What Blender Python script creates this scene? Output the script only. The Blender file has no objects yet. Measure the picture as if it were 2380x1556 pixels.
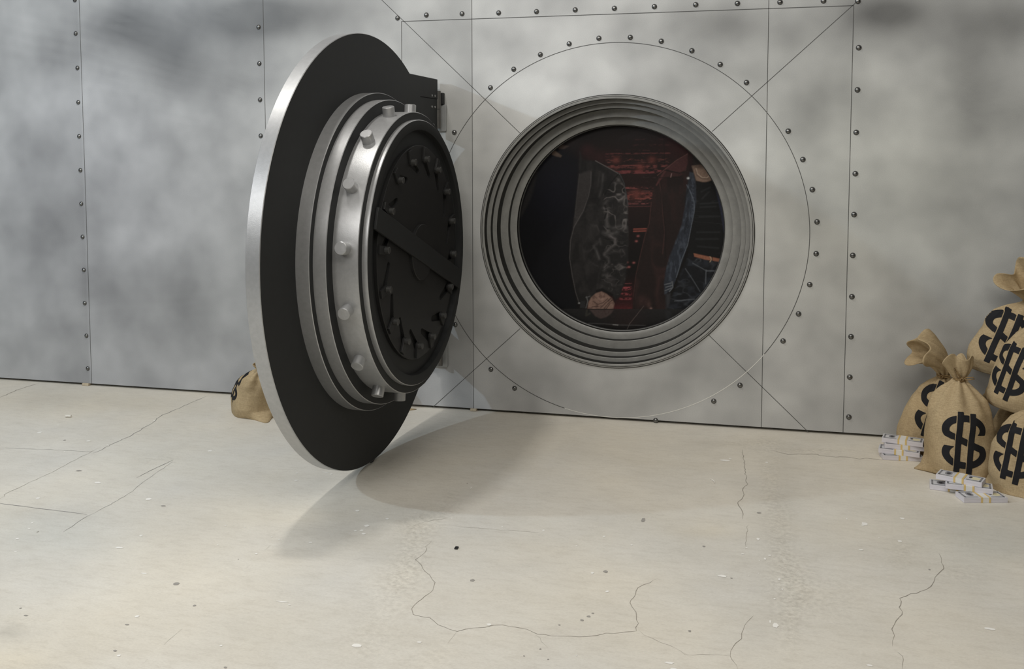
import bpy, bmesh, math, random
import numpy as np
from mathutils import Vector, Matrix, Euler, noise
from mathutils.bvhtree import BVHTree

S = bpy.context.scene
COL = S.collection
PI = math.pi

# ------------------------------------------------------------------ camera
F_PX, PX, PY = 2209.085, 1190.0, 507.611          # focal length and principal point in pixels of a 2380 x 1556 frame
YAW, PITCH, ROLL = -0.2383, 0.0707, -0.0011
CAM = np.array([0.5933, -4.4666, 1.2889])
_fw = np.array([math.sin(YAW)*math.cos(PITCH), math.cos(YAW)*math.cos(PITCH), -math.sin(PITCH)])
_r0 = np.array([math.cos(YAW), -math.sin(YAW), 0.0])
_u0 = np.cross(_r0, _fw)
_r = math.cos(ROLL)*_r0 + math.sin(ROLL)*_u0
_u = -math.sin(ROLL)*_r0 + math.cos(ROLL)*_u0
cd = bpy.data.cameras.new('camera')
cam = bpy.data.objects.new('camera', cd)
COL.objects.link(cam)
cam.matrix_world = Matrix(((_r[0], _u[0], -_fw[0], CAM[0]), (_r[1], _u[1], -_fw[1], CAM[1]),
                           (_r[2], _u[2], -_fw[2], CAM[2]), (0, 0, 0, 1)))
cd.sensor_width = 36.0
cd.lens = 36.0*F_PX/2380.0
cd.shift_x = (1190.0-PX)/2380.0
cd.shift_y = (PY-778.0)/2380.0
cd.clip_start = 0.05
S.camera = cam

def at_wall(x, y, Y=0.0):
    """the point of the plane at depth Y (0 = face of the steel wall) seen at a pixel of the photo"""
    d = (x-PX)/F_PX*_r - (y-PY)/F_PX*_u + _fw
    return CAM + (Y-CAM[1])/d[1]*d
def at_floor(x, y, Z=0.0):
    d = (x-PX)/F_PX*_r - (y-PY)/F_PX*_u + _fw
    return CAM + (Z-CAM[2])/d[2]*d
def to_px(P):
    d = np.asarray(P, float)-CAM
    z = d@_fw
    return PX+F_PX*(d@_r)/z, PY-F_PX*(d@_u)/z

# ------------------------------------------------------------------ world, lights, exposure
S.view_settings.view_transform = 'Standard'
S.view_settings.look = 'None'
S.view_settings.gamma = 1.0
S.view_settings.exposure = 0.0
S.view_settings.use_curve_mapping = False
W = bpy.data.worlds.new('hall_ambient')
S.world = W
W.use_nodes = True
bg = W.node_tree.nodes['Background']
bg.inputs[0].default_value = (0.80, 0.86, 0.95, 1)
bg.inputs[1].default_value = 0.02

def area(name, loc, target, sx, sy, power, color, spread=PI):
    l = bpy.data.lights.new(name, 'AREA')
    l.shape = 'RECTANGLE'; l.size = sx; l.size_y = sy
    l.energy = power; l.color = color; l.spread = spread
    o = bpy.data.objects.new(name, l); COL.objects.link(o)
    o.location = loc
    o.rotation_euler = (Vector(target)-Vector(loc)).to_track_quat('-Z', 'Y').to_euler()
    return o
# cool lamp high on the left, a small lamp over the door's free side, soft rows of ceiling lights over the hall, and two added fills
area('cool_ceiling_lamp', (-4.25, -3.45, 2.95), (-0.9, -0.9, 0.6), 0.10, 0.10, 60, (0.70, 0.85, 1.0))
area('door_ceiling_lamp', (-1.42, -1.6, 4.2), (-1.42, -1.6, 0), 0.26, 0.14, 42, (1.0, 0.965, 0.91))
area('left_fill_strip', (-2.6, -1.7, 4.2), (-2.6, -1.7, 0), 1.9, 0.15, 28, (1.0, 0.965, 0.91))  # added strip that softens the right edge of the door lamp's shadow
area('ceiling_light_row', (0.4, -3.6, 3.6), (0.2, -1.2, 0.4), 3.0, 1.2, 57, (1.0, 0.955, 0.88))
area('left_ceiling_light', (-2.6, -5.4, 3.1), (-1.0, -1.0, 0.8), 2.2, 1.2, 54, (1.0, 0.975, 0.94))
area('porthole_ceiling_light', (0.3, -1.6, 3.4), (0.2, -1.2, 0.0), 1.2, 0.3, 9, (1.0, 0.96, 0.90))

area('right_fill', (2.4, -4.3, 3.4), (1.2, -1.0, 0.5), 1.4, 0.8, 17, (1.0, 0.95, 0.86))  # added fill to brighten the right part of the wall

# ------------------------------------------------------------------ helpers
def tag(o, label=None, cat=None, group=None, kind=None):
    if label: o['label'] = label
    if cat: o['category'] = cat
    if group: o['group'] = group
    if kind: o['kind'] = kind
    return o
def empty(name, loc, rot=(0, 0, 0)):
    o = bpy.data.objects.new(name, None); COL.objects.link(o)
    o.location = loc; o.rotation_euler = rot; o.empty_display_size = 0.1
    return o
def link(name, me, parent=None):
    o = bpy.data.objects.new(name, me); COL.objects.link(o)
    if parent: o.parent = parent
    return o
def mesh(name, verts, faces, mats, parent=None, fm=None, smooth=None):
    me = bpy.data.meshes.new(name)
    me.from_pydata([tuple(v) for v in verts], [], [tuple(f) for f in faces])
    if not isinstance(mats, (list, tuple)): mats = [mats]
    for m in mats: me.materials.append(m)
    if fm is not None: me.polygons.foreach_set('material_index', list(fm))
    me.update()
    if smooth is not None:
        me.polygons.foreach_set('use_smooth', [True]*len(me.polygons))
        if smooth < 179: me.set_sharp_from_angle(angle=math.radians(smooth))
    return link(name, me, parent)
class MB:
    def __init__(s): s.v = []; s.f = []; s.m = []
    def add(s, vs, fs, mi=0):
        b = len(s.v); s.v += [tuple(v) for v in vs]; s.f += [tuple(i+b for i in f) for f in fs]; s.m += [mi]*len(fs)
    def box(s, lo, hi, mi=0, M=None):
        (a, b, c), (d, e, f) = lo, hi
        vs = [Vector(p) for p in ((a,b,c),(d,b,c),(d,e,c),(a,e,c),(a,b,f),(d,b,f),(d,e,f),(a,e,f))]
        if M is not None: vs = [M@v for v in vs]
        s.add(vs, [(3,2,1,0),(4,5,6,7),(0,1,5,4),(1,2,6,5),(2,3,7,6),(3,0,4,7)], mi)
    def tube(s, pts, r, n=8, mi=0, cap=True):
        pts = [Vector(p) for p in pts]; rings = []
        up = Vector((0.3, 0.5, 0.8))
        for i, p in enumerate(pts):
            t = (pts[min(i+1, len(pts)-1)]-pts[max(i-1, 0)]).normalized()
            x = t.cross(up)
            if x.length < 1e-4: x = t.orthogonal()
            x.normalize(); y = t.cross(x)
            rr = r[i] if isinstance(r, (list, tuple)) else r
            rings.append([p+(x*math.cos(a)+y*math.sin(a))*rr for a in [2*PI*k/n for k in range(n)]])
        b = len(s.v); s.v += [tuple(v) for R in rings for v in R]
        for i in range(len(pts)-1):
            for k in range(n):
                s.f.append((b+i*n+k, b+i*n+(k+1) % n, b+(i+1)*n+(k+1) % n, b+(i+1)*n+k)); s.m.append(mi)
        if cap:
            s.f.append(tuple(b+k for k in range(n))[::-1]); s.m.append(mi)
            s.f.append(tuple(b+(len(pts)-1)*n+k for k in range(n))); s.m.append(mi)
    def build(s, name, mats, parent=None, smooth=None, bevel=None):
        o = mesh(name, s.v, s.f, mats, parent, s.m, smooth)
        bm = bmesh.new(); bm.from_mesh(o.data); bmesh.ops.recalc_face_normals(bm, faces=bm.faces); bm.to_mesh(o.data); bm.free()
        if bevel:
            m = o.modifiers.new('edge', 'BEVEL'); m.width = bevel; m.segments = 2; m.limit_method = 'ANGLE'
        return o

def srgb(*c):
    c = [x/255 for x in c]
    return tuple(x/12.92 if x <= 0.04045 else ((x+0.055)/1.055)**2.4 for x in c)

def mat(name, color, rough=0.5, metal=0.0, spec=0.5, var=0.0, vscale=8.0, bump=0.0, bscale=200.0, attr=None, stretch=None, rvar=0.0):
    m = bpy.data.materials.new(name); m.use_nodes = True
    nt = m.node_tree; N = nt.nodes; L = nt.links
    p = N['Principled BSDF']
    p.inputs['Roughness'].default_value = rough
    p.inputs['Metallic'].default_value = metal
    p.inputs['Specular IOR Level'].default_value = spec
    tc = N.new('ShaderNodeTexCoord')
    src = tc.outputs['Object']
    if stretch:
        mp = N.new('ShaderNodeMapping'); mp.inputs['Scale'].default_value = stretch
        L.new(src, mp.inputs['Vector']); src = mp.outputs['Vector']
    base = N.new('ShaderNodeRGB'); base.outputs[0].default_value = (*color[:3], 1)
    out = base.outputs[0]
    if attr:
        a = N.new('ShaderNodeAttribute'); a.attribute_name = attr
        mx = N.new('ShaderNodeMix'); mx.data_type = 'RGBA'; mx.blend_type = 'MULTIPLY'; mx.inputs[0].default_value = 1
        L.new(out, mx.inputs[6]); L.new(a.outputs['Color'], mx.inputs[7]); out = mx.outputs[2]
    if var:
        n = N.new('ShaderNodeTexNoise'); n.inputs['Scale'].default_value = vscale; n.inputs['Detail'].default_value = 6; n.inputs['Roughness'].default_value = 0.65
        L.new(src, n.inputs['Vector'])
        mr = N.new('ShaderNodeMapRange'); mr.inputs[1].default_value = 0.25; mr.inputs[2].default_value = 0.75
        mr.inputs[3].default_value = 1-var; mr.inputs[4].default_value = 1+var
        L.new(n.outputs['Fac'], mr.inputs[0])
        mx = N.new('ShaderNodeMix'); mx.data_type = 'RGBA'; mx.blend_type = 'MULTIPLY'; mx.inputs[0].default_value = 1; mx.clamp_result = False
        cb = N.new('ShaderNodeCombineColor')
        for i in range(3): L.new(mr.outputs[0], cb.inputs[i])
        L.new(out, mx.inputs[6]); L.new(cb.outputs[0], mx.inputs[7]); out = mx.outputs[2]
        if rvar:
            m2 = N.new('ShaderNodeMapRange'); m2.inputs[1].default_value = 0.3; m2.inputs[2].default_value = 0.7
            m2.inputs[3].default_value = rough-rvar; m2.inputs[4].default_value = rough+rvar
            L.new(n.outputs['Fac'], m2.inputs[0]); L.new(m2.outputs[0], p.inputs['Roughness'])
    L.new(out, p.inputs['Base Color'])
    if bump:
        n2 = N.new('ShaderNodeTexNoise'); n2.inputs['Scale'].default_value = bscale; n2.inputs['Detail'].default_value = 4
        L.new(src, n2.inputs['Vector'])
        b = N.new('ShaderNodeBump'); b.inputs['Strength'].default_value = bump; b.inputs['Distance'].default_value = 0.002
        L.new(n2.outputs['Fac'], b.inputs['Height']); L.new(b.outputs[0], p.inputs['Normal'])
    return m
def multiply_noise(m, scale, lo, hi, fmin=0.3, fmax=0.7, stretch=None, detail=3, rough=0.5, mask=None):
    """another layer of mottling on a material made by mat()"""
    nt = m.node_tree; N = nt.nodes; L = nt.links
    p = N['Principled BSDF']; old = p.inputs['Base Color'].links[0].from_socket
    tc = N.new('ShaderNodeTexCoord'); src = tc.outputs['Object']
    if stretch:
        mp = N.new('ShaderNodeMapping'); mp.inputs['Scale'].default_value = stretch[0]; mp.inputs['Rotation'].default_value = stretch[1]
        L.new(src, mp.inputs['Vector']); src = mp.outputs['Vector']
    n = N.new('ShaderNodeTexNoise'); n.inputs['Scale'].default_value = scale; n.inputs['Detail'].default_value = detail; n.inputs['Roughness'].default_value = rough
    L.new(src, n.inputs['Vector'])
    mr = N.new('ShaderNodeMapRange'); mr.inputs[1].default_value = fmin; mr.inputs[2].default_value = fmax
    L.new(n.outputs['Fac'], mr.inputs[0])
    mc = N.new('ShaderNodeMix'); mc.data_type = 'RGBA'
    mc.inputs[6].default_value = (*lo, 1); mc.inputs[7].default_value = (*hi, 1)
    L.new(mr.outputs[0], mc.inputs[0])
    mx = N.new('ShaderNodeMix'); mx.data_type = 'RGBA'; mx.blend_type = 'MULTIPLY'; mx.inputs[0].default_value = 1
    if mask:
        a = N.new('ShaderNodeAttribute'); a.attribute_name = mask; L.new(a.outputs['Fac'], mx.inputs[0])
    L.new(old, mx.inputs[6]); L.new(mc.outputs[2], mx.inputs[7]); L.new(mx.outputs[2], p.inputs['Base Color'])

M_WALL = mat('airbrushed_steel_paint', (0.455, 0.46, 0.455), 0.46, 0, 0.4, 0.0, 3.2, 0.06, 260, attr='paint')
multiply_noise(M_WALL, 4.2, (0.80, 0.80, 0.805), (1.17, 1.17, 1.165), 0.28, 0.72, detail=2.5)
multiply_noise(M_WALL, 420, (0.90, 0.90, 0.90), (1.08, 1.08, 1.08))
def panel_edges(m, lo, hi, stops):
    """each panel was sprayed on its own: tone steps where two panels meet"""
    nt = m.node_tree; N = nt.nodes; L = nt.links
    p = N['Principled BSDF']; old = p.inputs['Base Color'].links[0].from_socket
    tc = N.new('ShaderNodeTexCoord'); sx = N.new('ShaderNodeSeparateXYZ'); L.new(tc.outputs['Object'], sx.inputs[0])
    mr = N.new('ShaderNodeMapRange'); mr.inputs[1].default_value = lo; mr.inputs[2].default_value = hi; L.new(sx.outputs[0], mr.inputs[0])
    cr = N.new('ShaderNodeValToRGB'); e = cr.color_ramp.elements
    for i, (x, f) in enumerate(stops):
        q = e[i] if i < 2 else e.new(1.0)
        q.position = (x-lo)/(hi-lo); q.color = (f/2, f/2, f/2, 1)
    L.new(mr.outputs[0], cr.inputs[0])
    mx = N.new('ShaderNodeMix'); mx.data_type = 'RGBA'; mx.blend_type = 'MULTIPLY'; mx.inputs[0].default_value = 1
    ml = N.new('ShaderNodeMix'); ml.data_type = 'RGBA'; ml.blend_type = 'ADD'; ml.inputs[0].default_value = 1
    L.new(old, mx.inputs[6]); L.new(cr.outputs[0], mx.inputs[7])
    L.new(mx.outputs[2], ml.inputs[6]); L.new(mx.outputs[2], ml.inputs[7]); L.new(ml.outputs[2], p.inputs['Base Color'])
panel_edges(M_WALL, -3.4, 1.4, [(-3.4, 1.0), (-2.95, 0.97), (-2.877, 0.90), (-2.874, 1.12), (-2.80, 1.06), (-2.5, 1.0), (-1.797, 0.97), (-1.793, 1.03), (-1.2, 1.0), (-0.95, 0.97),
    (-0.692, 0.84), (-0.688, 1.03), (-0.4, 1.03), (0.0, 1.03), (0.692, 0.97), (0.696, 1.04), (0.85, 1.0), (1.051, 0.97), (1.055, 1.02), (1.4, 1.0)])
M_SEAM = mat('panel_gap', (0.065, 0.065, 0.062), 0.8)
M_PALE = mat('gap_glint', (0.80, 0.80, 0.76), 0.5)  # pale colour painted for the glint along the lower groove edge
M_SILVER = mat('silver_paint', (0.41, 0.415, 0.42), 0.34, 0.45, 1.0, 0.10, 60, 0.10, 350)
M_BLACK = mat('matt_black_paint', (0.018, 0.019, 0.0195), 0.62, 0, 0.35, 0.10, 30, 0.05, 400)
M_PLATE = mat('mechanism_black', (0.0150, 0.0150, 0.0150), 0.5, 0, 0.4, 0.10, 30, 0.05, 400)
M_GUN = mat('dark_gunmetal', (0.065, 0.065, 0.063), 0.42, 0.3, 0.5, 0.15, 90)
M_RINGFACE = mat('frame_silver', (0.27, 0.27, 0.257), 0.42, 0.1, 0.6, 0.16, 22, 0.08, 300)
M_RINGSIDE = mat('frame_dark_edge', (0.014, 0.014, 0.0125), 0.55, 0, 0.3, 0.1, 30)
M_RIVET = mat('rivet_steel', (0.20, 0.20, 0.195), 0.24, 0.9, 0.5)
M_HINGE = mat('hinge_steel', (0.16, 0.155, 0.145), 0.36, 0.6, 0.5, 0.15, 50)
M_HPLATE = mat('hinge_plate_paint', (0.33, 0.34, 0.34), 0.45, 0.1, 0.5, 0.08, 40)
M_BRIGHT = mat('bright_bolt', (0.55, 0.55, 0.54), 0.3, 0.9)
M_VOID = mat('shaft_black', (0.006, 0.006, 0.006), 0.8)

# ------------------------------------------------------------------ floor
def blobs(x, y, L):
    a = np.zeros_like(x)
    for bx, by, rx, ry, v in L:
        a += v*np.exp(-(((x-bx)/rx)**2+((y-by)/ry)**2))
    return a
def col_attr(me, name, rgb):
    at = me.color_attributes.new(name, 'FLOAT_COLOR', 'POINT')
    arr = np.ones((len(me.vertices), 4), np.float32); arr[:, :3] = rgb
    at.data.foreach_set('color', arr.ravel())

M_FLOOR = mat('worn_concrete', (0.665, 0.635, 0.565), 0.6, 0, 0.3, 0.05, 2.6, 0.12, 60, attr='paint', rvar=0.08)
multiply_noise(M_FLOOR, 5, (0.95, 0.94, 0.925), (1.03, 1.03, 1.03), stretch=((1, 2.0, 1), (0, 0, 0.5)), detail=12, rough=0.68)
multiply_noise(M_FLOOR, 16, (0.88, 0.865, 0.85), (1.04, 1.04, 1.04), 0.22, 0.52, stretch=((1, 3.2, 1), (0, 0, 0.25)), detail=12, rough=0.74)
multiply_noise(M_FLOOR, 110, (0.93, 0.925, 0.92), (1.03, 1.03, 1.03), 0.33, 0.6, stretch=((1, 2.2, 1), (0, 0, 0.1)), detail=6, rough=0.7)
multiply_noise(M_FLOOR, 1.1, (0.93, 0.95, 0.99), (1.04, 1.02, 0.98), detail=4)
multiply_noise(M_FLOOR, 62, (0.80, 0.79, 0.77), (1.07, 1.065, 1.05), 0.36, 0.60, stretch=((1, 1.0, 1), (0, 0, 0.6)), detail=8, rough=0.65, mask='crumble')
M_CRACK = mat('floor_crack', (0.30, 0.275, 0.235), 0.9)  # dark line colour of cracks and scratches
M_JOINT = mat('slab_joint', (0.25, 0.24, 0.23), 0.9)
M_FLECK = mat('paint_fleck', (0.86, 0.84, 0.79), 0.6)
M_SPECK = mat('dark_speck', (0.33, 0.31, 0.28), 0.8)
M_PATCH = mat('old_mortar', (0.66, 0.64, 0.58), 0.8, var=0.2, vscale=60)

xs = np.concatenate([np.linspace(-7, -3.8, 12), np.linspace(-3.7, 2.4, 170), np.linspace(2.6, 5, 8)])
ys = np.concatenate([np.linspace(-7, -3.1, 12), np.linspace(-3.0, 0.0, 90), np.linspace(0.1, 1.2, 6)])
X, Y = np.meshgrid(xs, ys)
fv = np.stack([X.ravel(), Y.ravel(), np.zeros(X.size)], 1)
nx = len(xs)
ff = [(j*nx+i, j*nx+i+1, (j+1)*nx+i+1, (j+1)*nx+i) for j in range(len(ys)-1) for i in range(nx-1)]
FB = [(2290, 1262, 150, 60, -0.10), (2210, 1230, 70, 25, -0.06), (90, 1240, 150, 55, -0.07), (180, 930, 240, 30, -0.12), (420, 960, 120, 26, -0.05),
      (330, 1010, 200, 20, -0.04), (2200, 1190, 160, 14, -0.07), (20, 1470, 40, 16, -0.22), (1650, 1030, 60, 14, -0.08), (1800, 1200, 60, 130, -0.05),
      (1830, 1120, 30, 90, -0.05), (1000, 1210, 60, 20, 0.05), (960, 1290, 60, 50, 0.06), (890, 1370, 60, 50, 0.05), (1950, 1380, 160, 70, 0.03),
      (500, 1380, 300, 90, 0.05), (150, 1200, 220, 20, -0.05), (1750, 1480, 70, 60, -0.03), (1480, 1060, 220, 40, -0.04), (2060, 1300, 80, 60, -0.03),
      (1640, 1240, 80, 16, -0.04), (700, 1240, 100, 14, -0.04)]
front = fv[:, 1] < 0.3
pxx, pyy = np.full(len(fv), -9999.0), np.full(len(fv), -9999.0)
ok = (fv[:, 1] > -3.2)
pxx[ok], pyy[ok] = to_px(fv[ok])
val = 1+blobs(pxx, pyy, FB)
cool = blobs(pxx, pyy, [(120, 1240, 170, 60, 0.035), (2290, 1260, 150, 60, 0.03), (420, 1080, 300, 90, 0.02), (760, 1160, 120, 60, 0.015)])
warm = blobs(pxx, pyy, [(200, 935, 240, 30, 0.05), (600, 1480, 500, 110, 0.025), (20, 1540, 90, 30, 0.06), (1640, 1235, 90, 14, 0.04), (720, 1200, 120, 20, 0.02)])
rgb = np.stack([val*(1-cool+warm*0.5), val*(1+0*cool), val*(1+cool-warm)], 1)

fl = MB(); fl.v = [tuple(v) for v in fv]; fl.f = ff; fl.m = [0]*len(ff)
def px_list(L, ox, oy, s): return [(ox+a/s, oy+b/s) for a, b in L]
random.seed(4)
def ribbon(mb, P, w, z, mi, jitter=0.0, taper=True):
    """a thin strip along a polyline lying on the floor"""
    Q = []
    for a, b in zip(P[:-1], P[1:]):
        n = max(1, int(np.linalg.norm(np.array(b)-np.array(a))/0.02))
        for k in range(n):
            t = k/n
            Q.append((a[0]*(1-t)+b[0]*t+random.uniform(-1, 1)*jitter, a[1]*(1-t)+b[1]*t+random.uniform(-1, 1)*jitter))
    Q.append((P[-1][0], P[-1][1]))
    vs, fs = [], []
    for i, q in enumerate(Q):
        a = np.array(Q[max(i-1, 0)]); b = np.array(Q[min(i+1, len(Q)-1)]); d = b-a
        d = d/(np.linalg.norm(d)+1e-9); nrm = np.array((-d[1], d[0]))
        k = w*(0.55+0.9*random.random())*0.5
        if taper: k *= min(1, 0.25+i/4, 0.25+(len(Q)-1-i)/4)
        for sgn in (-1, 1): vs.append((q[0]+sgn*nrm[0]*k, q[1]+sgn*nrm[1]*k, z))
    for i in range(len(Q)-1): fs.append((2*i, 2*i+1, 2*i+3, 2*i+2))
    mb.add(vs, fs, mi)
def crack(L, ox, oy, s, w=0.004, mi=1, j=0.004):
    P = [tuple(at_floor(*p)[:2]) for p in px_list(L, ox, oy, s)]
    near = np.mean([q[1] for q in P])
    ribbon(fl, P, w*(0.7 if near > -1 else 0.42), 0.0006, mi, j)
c2 = (800, 1036, 2.975)
crack([(610,660),(570,700),(555,740),(500,790),(540,850),(585,900),(625,950),(615,1000),(500,1085),(465,1130),(485,1170),(600,1195),(650,1240),(730,1270),(780,1285),(900,1265),(1040,1243),(1090,1243),(1200,1260),(1270,1275),(1325,1310),(1500,1322),(1620,1328),(1750,1312),(1870,1298),(2015,1283),(2025,1230),(2030,1180),(2000,1120),(1980,1095),(2005,1030),(2040,985),(2110,950),(2170,920)], *c2, 0.0032)
crack([(780,1285),(740,1330),(715,1370)], *c2, 0.0022)
crack([(1325,1310),(1370,1360),(1410,1400)], *c2, 0.0022)
crack([(2035,1280),(2130,1340),(2300,1410),(2380,1455)], *c2, 0.0018)
crack([(540,532),(620,518),(705,503)], *c2, 0.004)
crack([(640,545),(800,562),(1000,580),(1400,606)], *c2, 0.0018)
c3 = (1580, 1036, 2.975)
crack([(430,30),(445,120),(455,200),(465,270),(440,300),(435,370),(405,390),(410,420),(430,460),(435,510)], *c3, 0.003)
crack([(470,550),(455,640),(455,720)], *c3, 0.002)
crack([(1800,750),(1820,850),(1760,910),(1740,980),(1700,1000),(1600,1030),(1525,1060),(1530,1170),(1500,1215),(1475,1270),(1490,1320),(1470,1390)], *c3, 0.0042)
crack([(1510,1430),(1550,1490),(1540,1547)], *c3, 0.003)
crack([(500,1180),(440,1270),(420,1340),(350,1420),(345,1455),(400,1547)], *c3, 0.0028)
crack([(345,1455),(200,1445),(40,1450),(0,1420)], *c3, 0.0022)
crack([(660,40),(760,62),(900,60),(1050,80),(1200,88),(1420,100)], *c3, 0.004, 1, 0.01)
c1 = (0, 1036, 2.975)
crack([(-40,390),(0,370),(60,325),(200,260),(400,165),(540,90),(700,10)], *c1, 0.0035)
crack([(-60,395),(0,402),(300,440),(600,478)], *c1, 0.007, 2, 0.001)
crack([(440,600),(600,490),(650,470)], *c1, 0.004, 2, 0.002)
crack([(650,470),(760,410),(900,330),(1010,240),(1200,110)], *c1, 0.003, 2, 0.003)
crack([(940,225),(1060,165),(1200,100)], *c1, 0.008, 2, 0.002)
for L in ([(1130,1380),(1260,1270)], [(985,1515),(1020,1480)], [(690,345),(800,325)], [(1000,90),(1170,105)], [(1700,855),(1730,825)], [(1835,725),(1870,690)], [(1395,1140),(1420,1120)]):
    crack(L, *c1, 0.0025, 1, 0.001)
crack([(0,925),(45,905),(70,897),(92,891)], 0, 0, 1, 0.006, 1, 0.006)
crack([(215,1055),(300,1015),(352,985),(372,968),(480,922)], 0, 0, 1, 0.004, 2, 0.006)
crack([(0,1042),(120,1046),(230,1052)], 0, 0, 1, 0.004, 2, 0.003)
def fleck(px, py, w, h, mi=3, n=11):
    c = at_floor(px, py)
    vs = []
    rx = abs(at_floor(px+w/2, py)[0]-at_floor(px-w/2, py)[0])/2*0.8; ry = abs(at_floor(px, py-h/2)[1]-at_floor(px, py+h/2)[1])/2*0.8
    a0 = random.random()*6
    for k in range(n):
        a = 2*PI*k/n; k1 = 0.8+0.4*random.random()
        vs.append((c[0]+rx*k1*math.cos(a), c[1]+ry*k1*math.sin(a), 0.0008+0.00001*random.random()))
    fl.add(vs, [tuple(range(n))], mi)
for x, y, w, h in [(831,1188,14,5),(900,1207,11,4),(852,1223,16,6),(840,1234,12,5),(826,1235,10,4),(845,1242,13,5),(812,1241,5,2),(722,1262,13,4),(596,1288,9,4),(649,1255,7,2),(632,1249,5,2),(524,1223,7,2),(569,1227,6,2),(506,1268,5,2),(328,1246,10,4),(277,1274,26,5),(345,1161,18,7),(227,1123,20,5),(488,1049,14,4),(335,1334,18,3),(318,1434,12,7),(276,1525,13,6),(514,1502,10,5),(657,1400,40,3),(673,1407,10,2),(757,1099,22,2),(688,1118,12,3),(770,1103,8,3),(690,1101,8,2),(1263,1234,8,4),(1167,1226,5,3),(1404,1248,8,4),(1377,1333,10,5),(1411,1376,11,5),(1340,1270,6,3),(1468,1268,6,3),(1136,1453,14,6),(1095,1135,4,6),(830,1502,32,10),(1050,1206,5,2),(975,1494,16,5),(2097,1206,13,5),(2010,1219,17,10),(2091,1259,12,5),(2001,1279,12,4),(1762,1254,10,6),(1735,1274,6,3),(1726,1289,9,3),(1789,1292,9,4),(1778,1300,6,6),(1765,1304,4,2),(1678,1340,26,6),(1811,1348,8,6),(1802,1455,18,14),(2300,1463,30,6),(2021,1548,20,5),(1684,1071,30,5),(1697,1067,8,3),(1782,1076,9,3),(1818,1371,5,4),(1800,1393,6,4),(1740,1340,4,2),(1763,1334,4,2),(1790,1446,5,8),(1855,1192,6,2),(1968,1207,5,3),(2043,1251,4,2),(66,1187,6,2),(75,1216,6,3),(68,1230,8,3),(88,1159,12,4),(40,1253,12,4),(36,1283,12,3),(135,989,5,2),(195,979,5,2),(534,995,4,2),(358,979,6,2),(92,1006,14,4),(205,1026,12,4),(250,1035,6,2),(150,1050,5,2),(1565,1556,20,5),(1340,1525,4,3),(1556,1542,30,6),(2005,1222,9,4),(1655,1118,6,2)]:
    fleck(x, y, w, h)
for x, y, w, h in [(183,1095,18,4),(380,1177,16,4),(295,1453,14,4),(267,1514,12,5),(524,1553,12,5),(410,1358,22,9),(452,1409,10,5),(1098,1350,14,7),(1408,1330,14,7),(1368,1434,12,5),(1353,1443,12,6),(1378,1427,8,4),(1256,1510,6,4),(1218,1526,5,3),(1274,1534,5,3),(1300,1454,7,3),(1700,1345,7,3),(1764,1193,12,4),(1636,1271,9,4),(1603,1468,9,5),(1495,1210,12,12),(2160,1325,6,3),(48,1415,7,4),(60,1432,14,4),(150,1024,8,3),(88,1237,4,4),(1086,1125,4,2),(554,1301,4,2)]:
    fleck(x, y, w, h, 4)
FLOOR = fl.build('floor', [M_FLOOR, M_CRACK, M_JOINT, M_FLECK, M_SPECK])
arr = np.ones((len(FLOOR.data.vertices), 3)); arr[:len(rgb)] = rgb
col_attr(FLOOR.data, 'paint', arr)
cr_ = np.zeros(len(FLOOR.data.vertices))
cr_[:len(rgb)] = np.clip(blobs(pxx, pyy, [(975,1225,45,30,.9),(960,1290,40,55,.8),(935,1340,50,40,.6),(900,1400,60,60,.5),(860,1500,60,50,.5),(1000,1530,60,40,.5),(1790,1120,20,80,.7),(1815,1250,28,90,.9),(1840,1350,40,60,.8),(1835,1450,26,90,.8),(1900,1390,120,60,.5),(2100,1290,40,36,.6),(2230,1335,60,22,.6),(1760,1030,70,12,.7),(1900,1048,110,6,.8),(1050,1150,18,30,.5),(1030,1190,40,20,.5),(640,1245,60,10,.3),(60,1440,60,16,.4),(380,1070,60,20,.4)]), 0, 1)
col_attr(FLOOR.data, 'crumble', np.repeat(cr_[:, None], 3, 1))
tag(FLOOR, kind='structure')

# ------------------------------------------------------------------ wall with a round hole
ZC = 0.9034
HOLE = 0.642
x0, x1, z0, z1 = -6.0, 4.2, 0.013, 2.25
NA, NR = 360, 90
vv, fc, mi = [], [], []
for i in range(NA):
    a = 2*PI*i/NA; c, s = math.cos(a), math.sin(a)
    k = min([(x1/c if c > 0 else x0/c) if abs(c) > 1e-9 else 1e9, ((z1-ZC)/s if s > 0 else (z0-ZC)/s) if abs(s) > 1e-9 else 1e9])
    for j in range(NR+1):
        t = j/NR
        r = HOLE+(k-HOLE)*(t**1.0)
        vv.append((r*c, 0.0, ZC+r*s))
for i in range(NA):
    i2 = (i+1) % NA
    for j in range(NR):
        fc.append((i*(NR+1)+j, i*(NR+1)+j+1, i2*(NR+1)+j+1, i2*(NR+1)+j))
wb = MB(); wb.v = vv; wb.f = fc; wb.m = [0]*len(fc)
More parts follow.
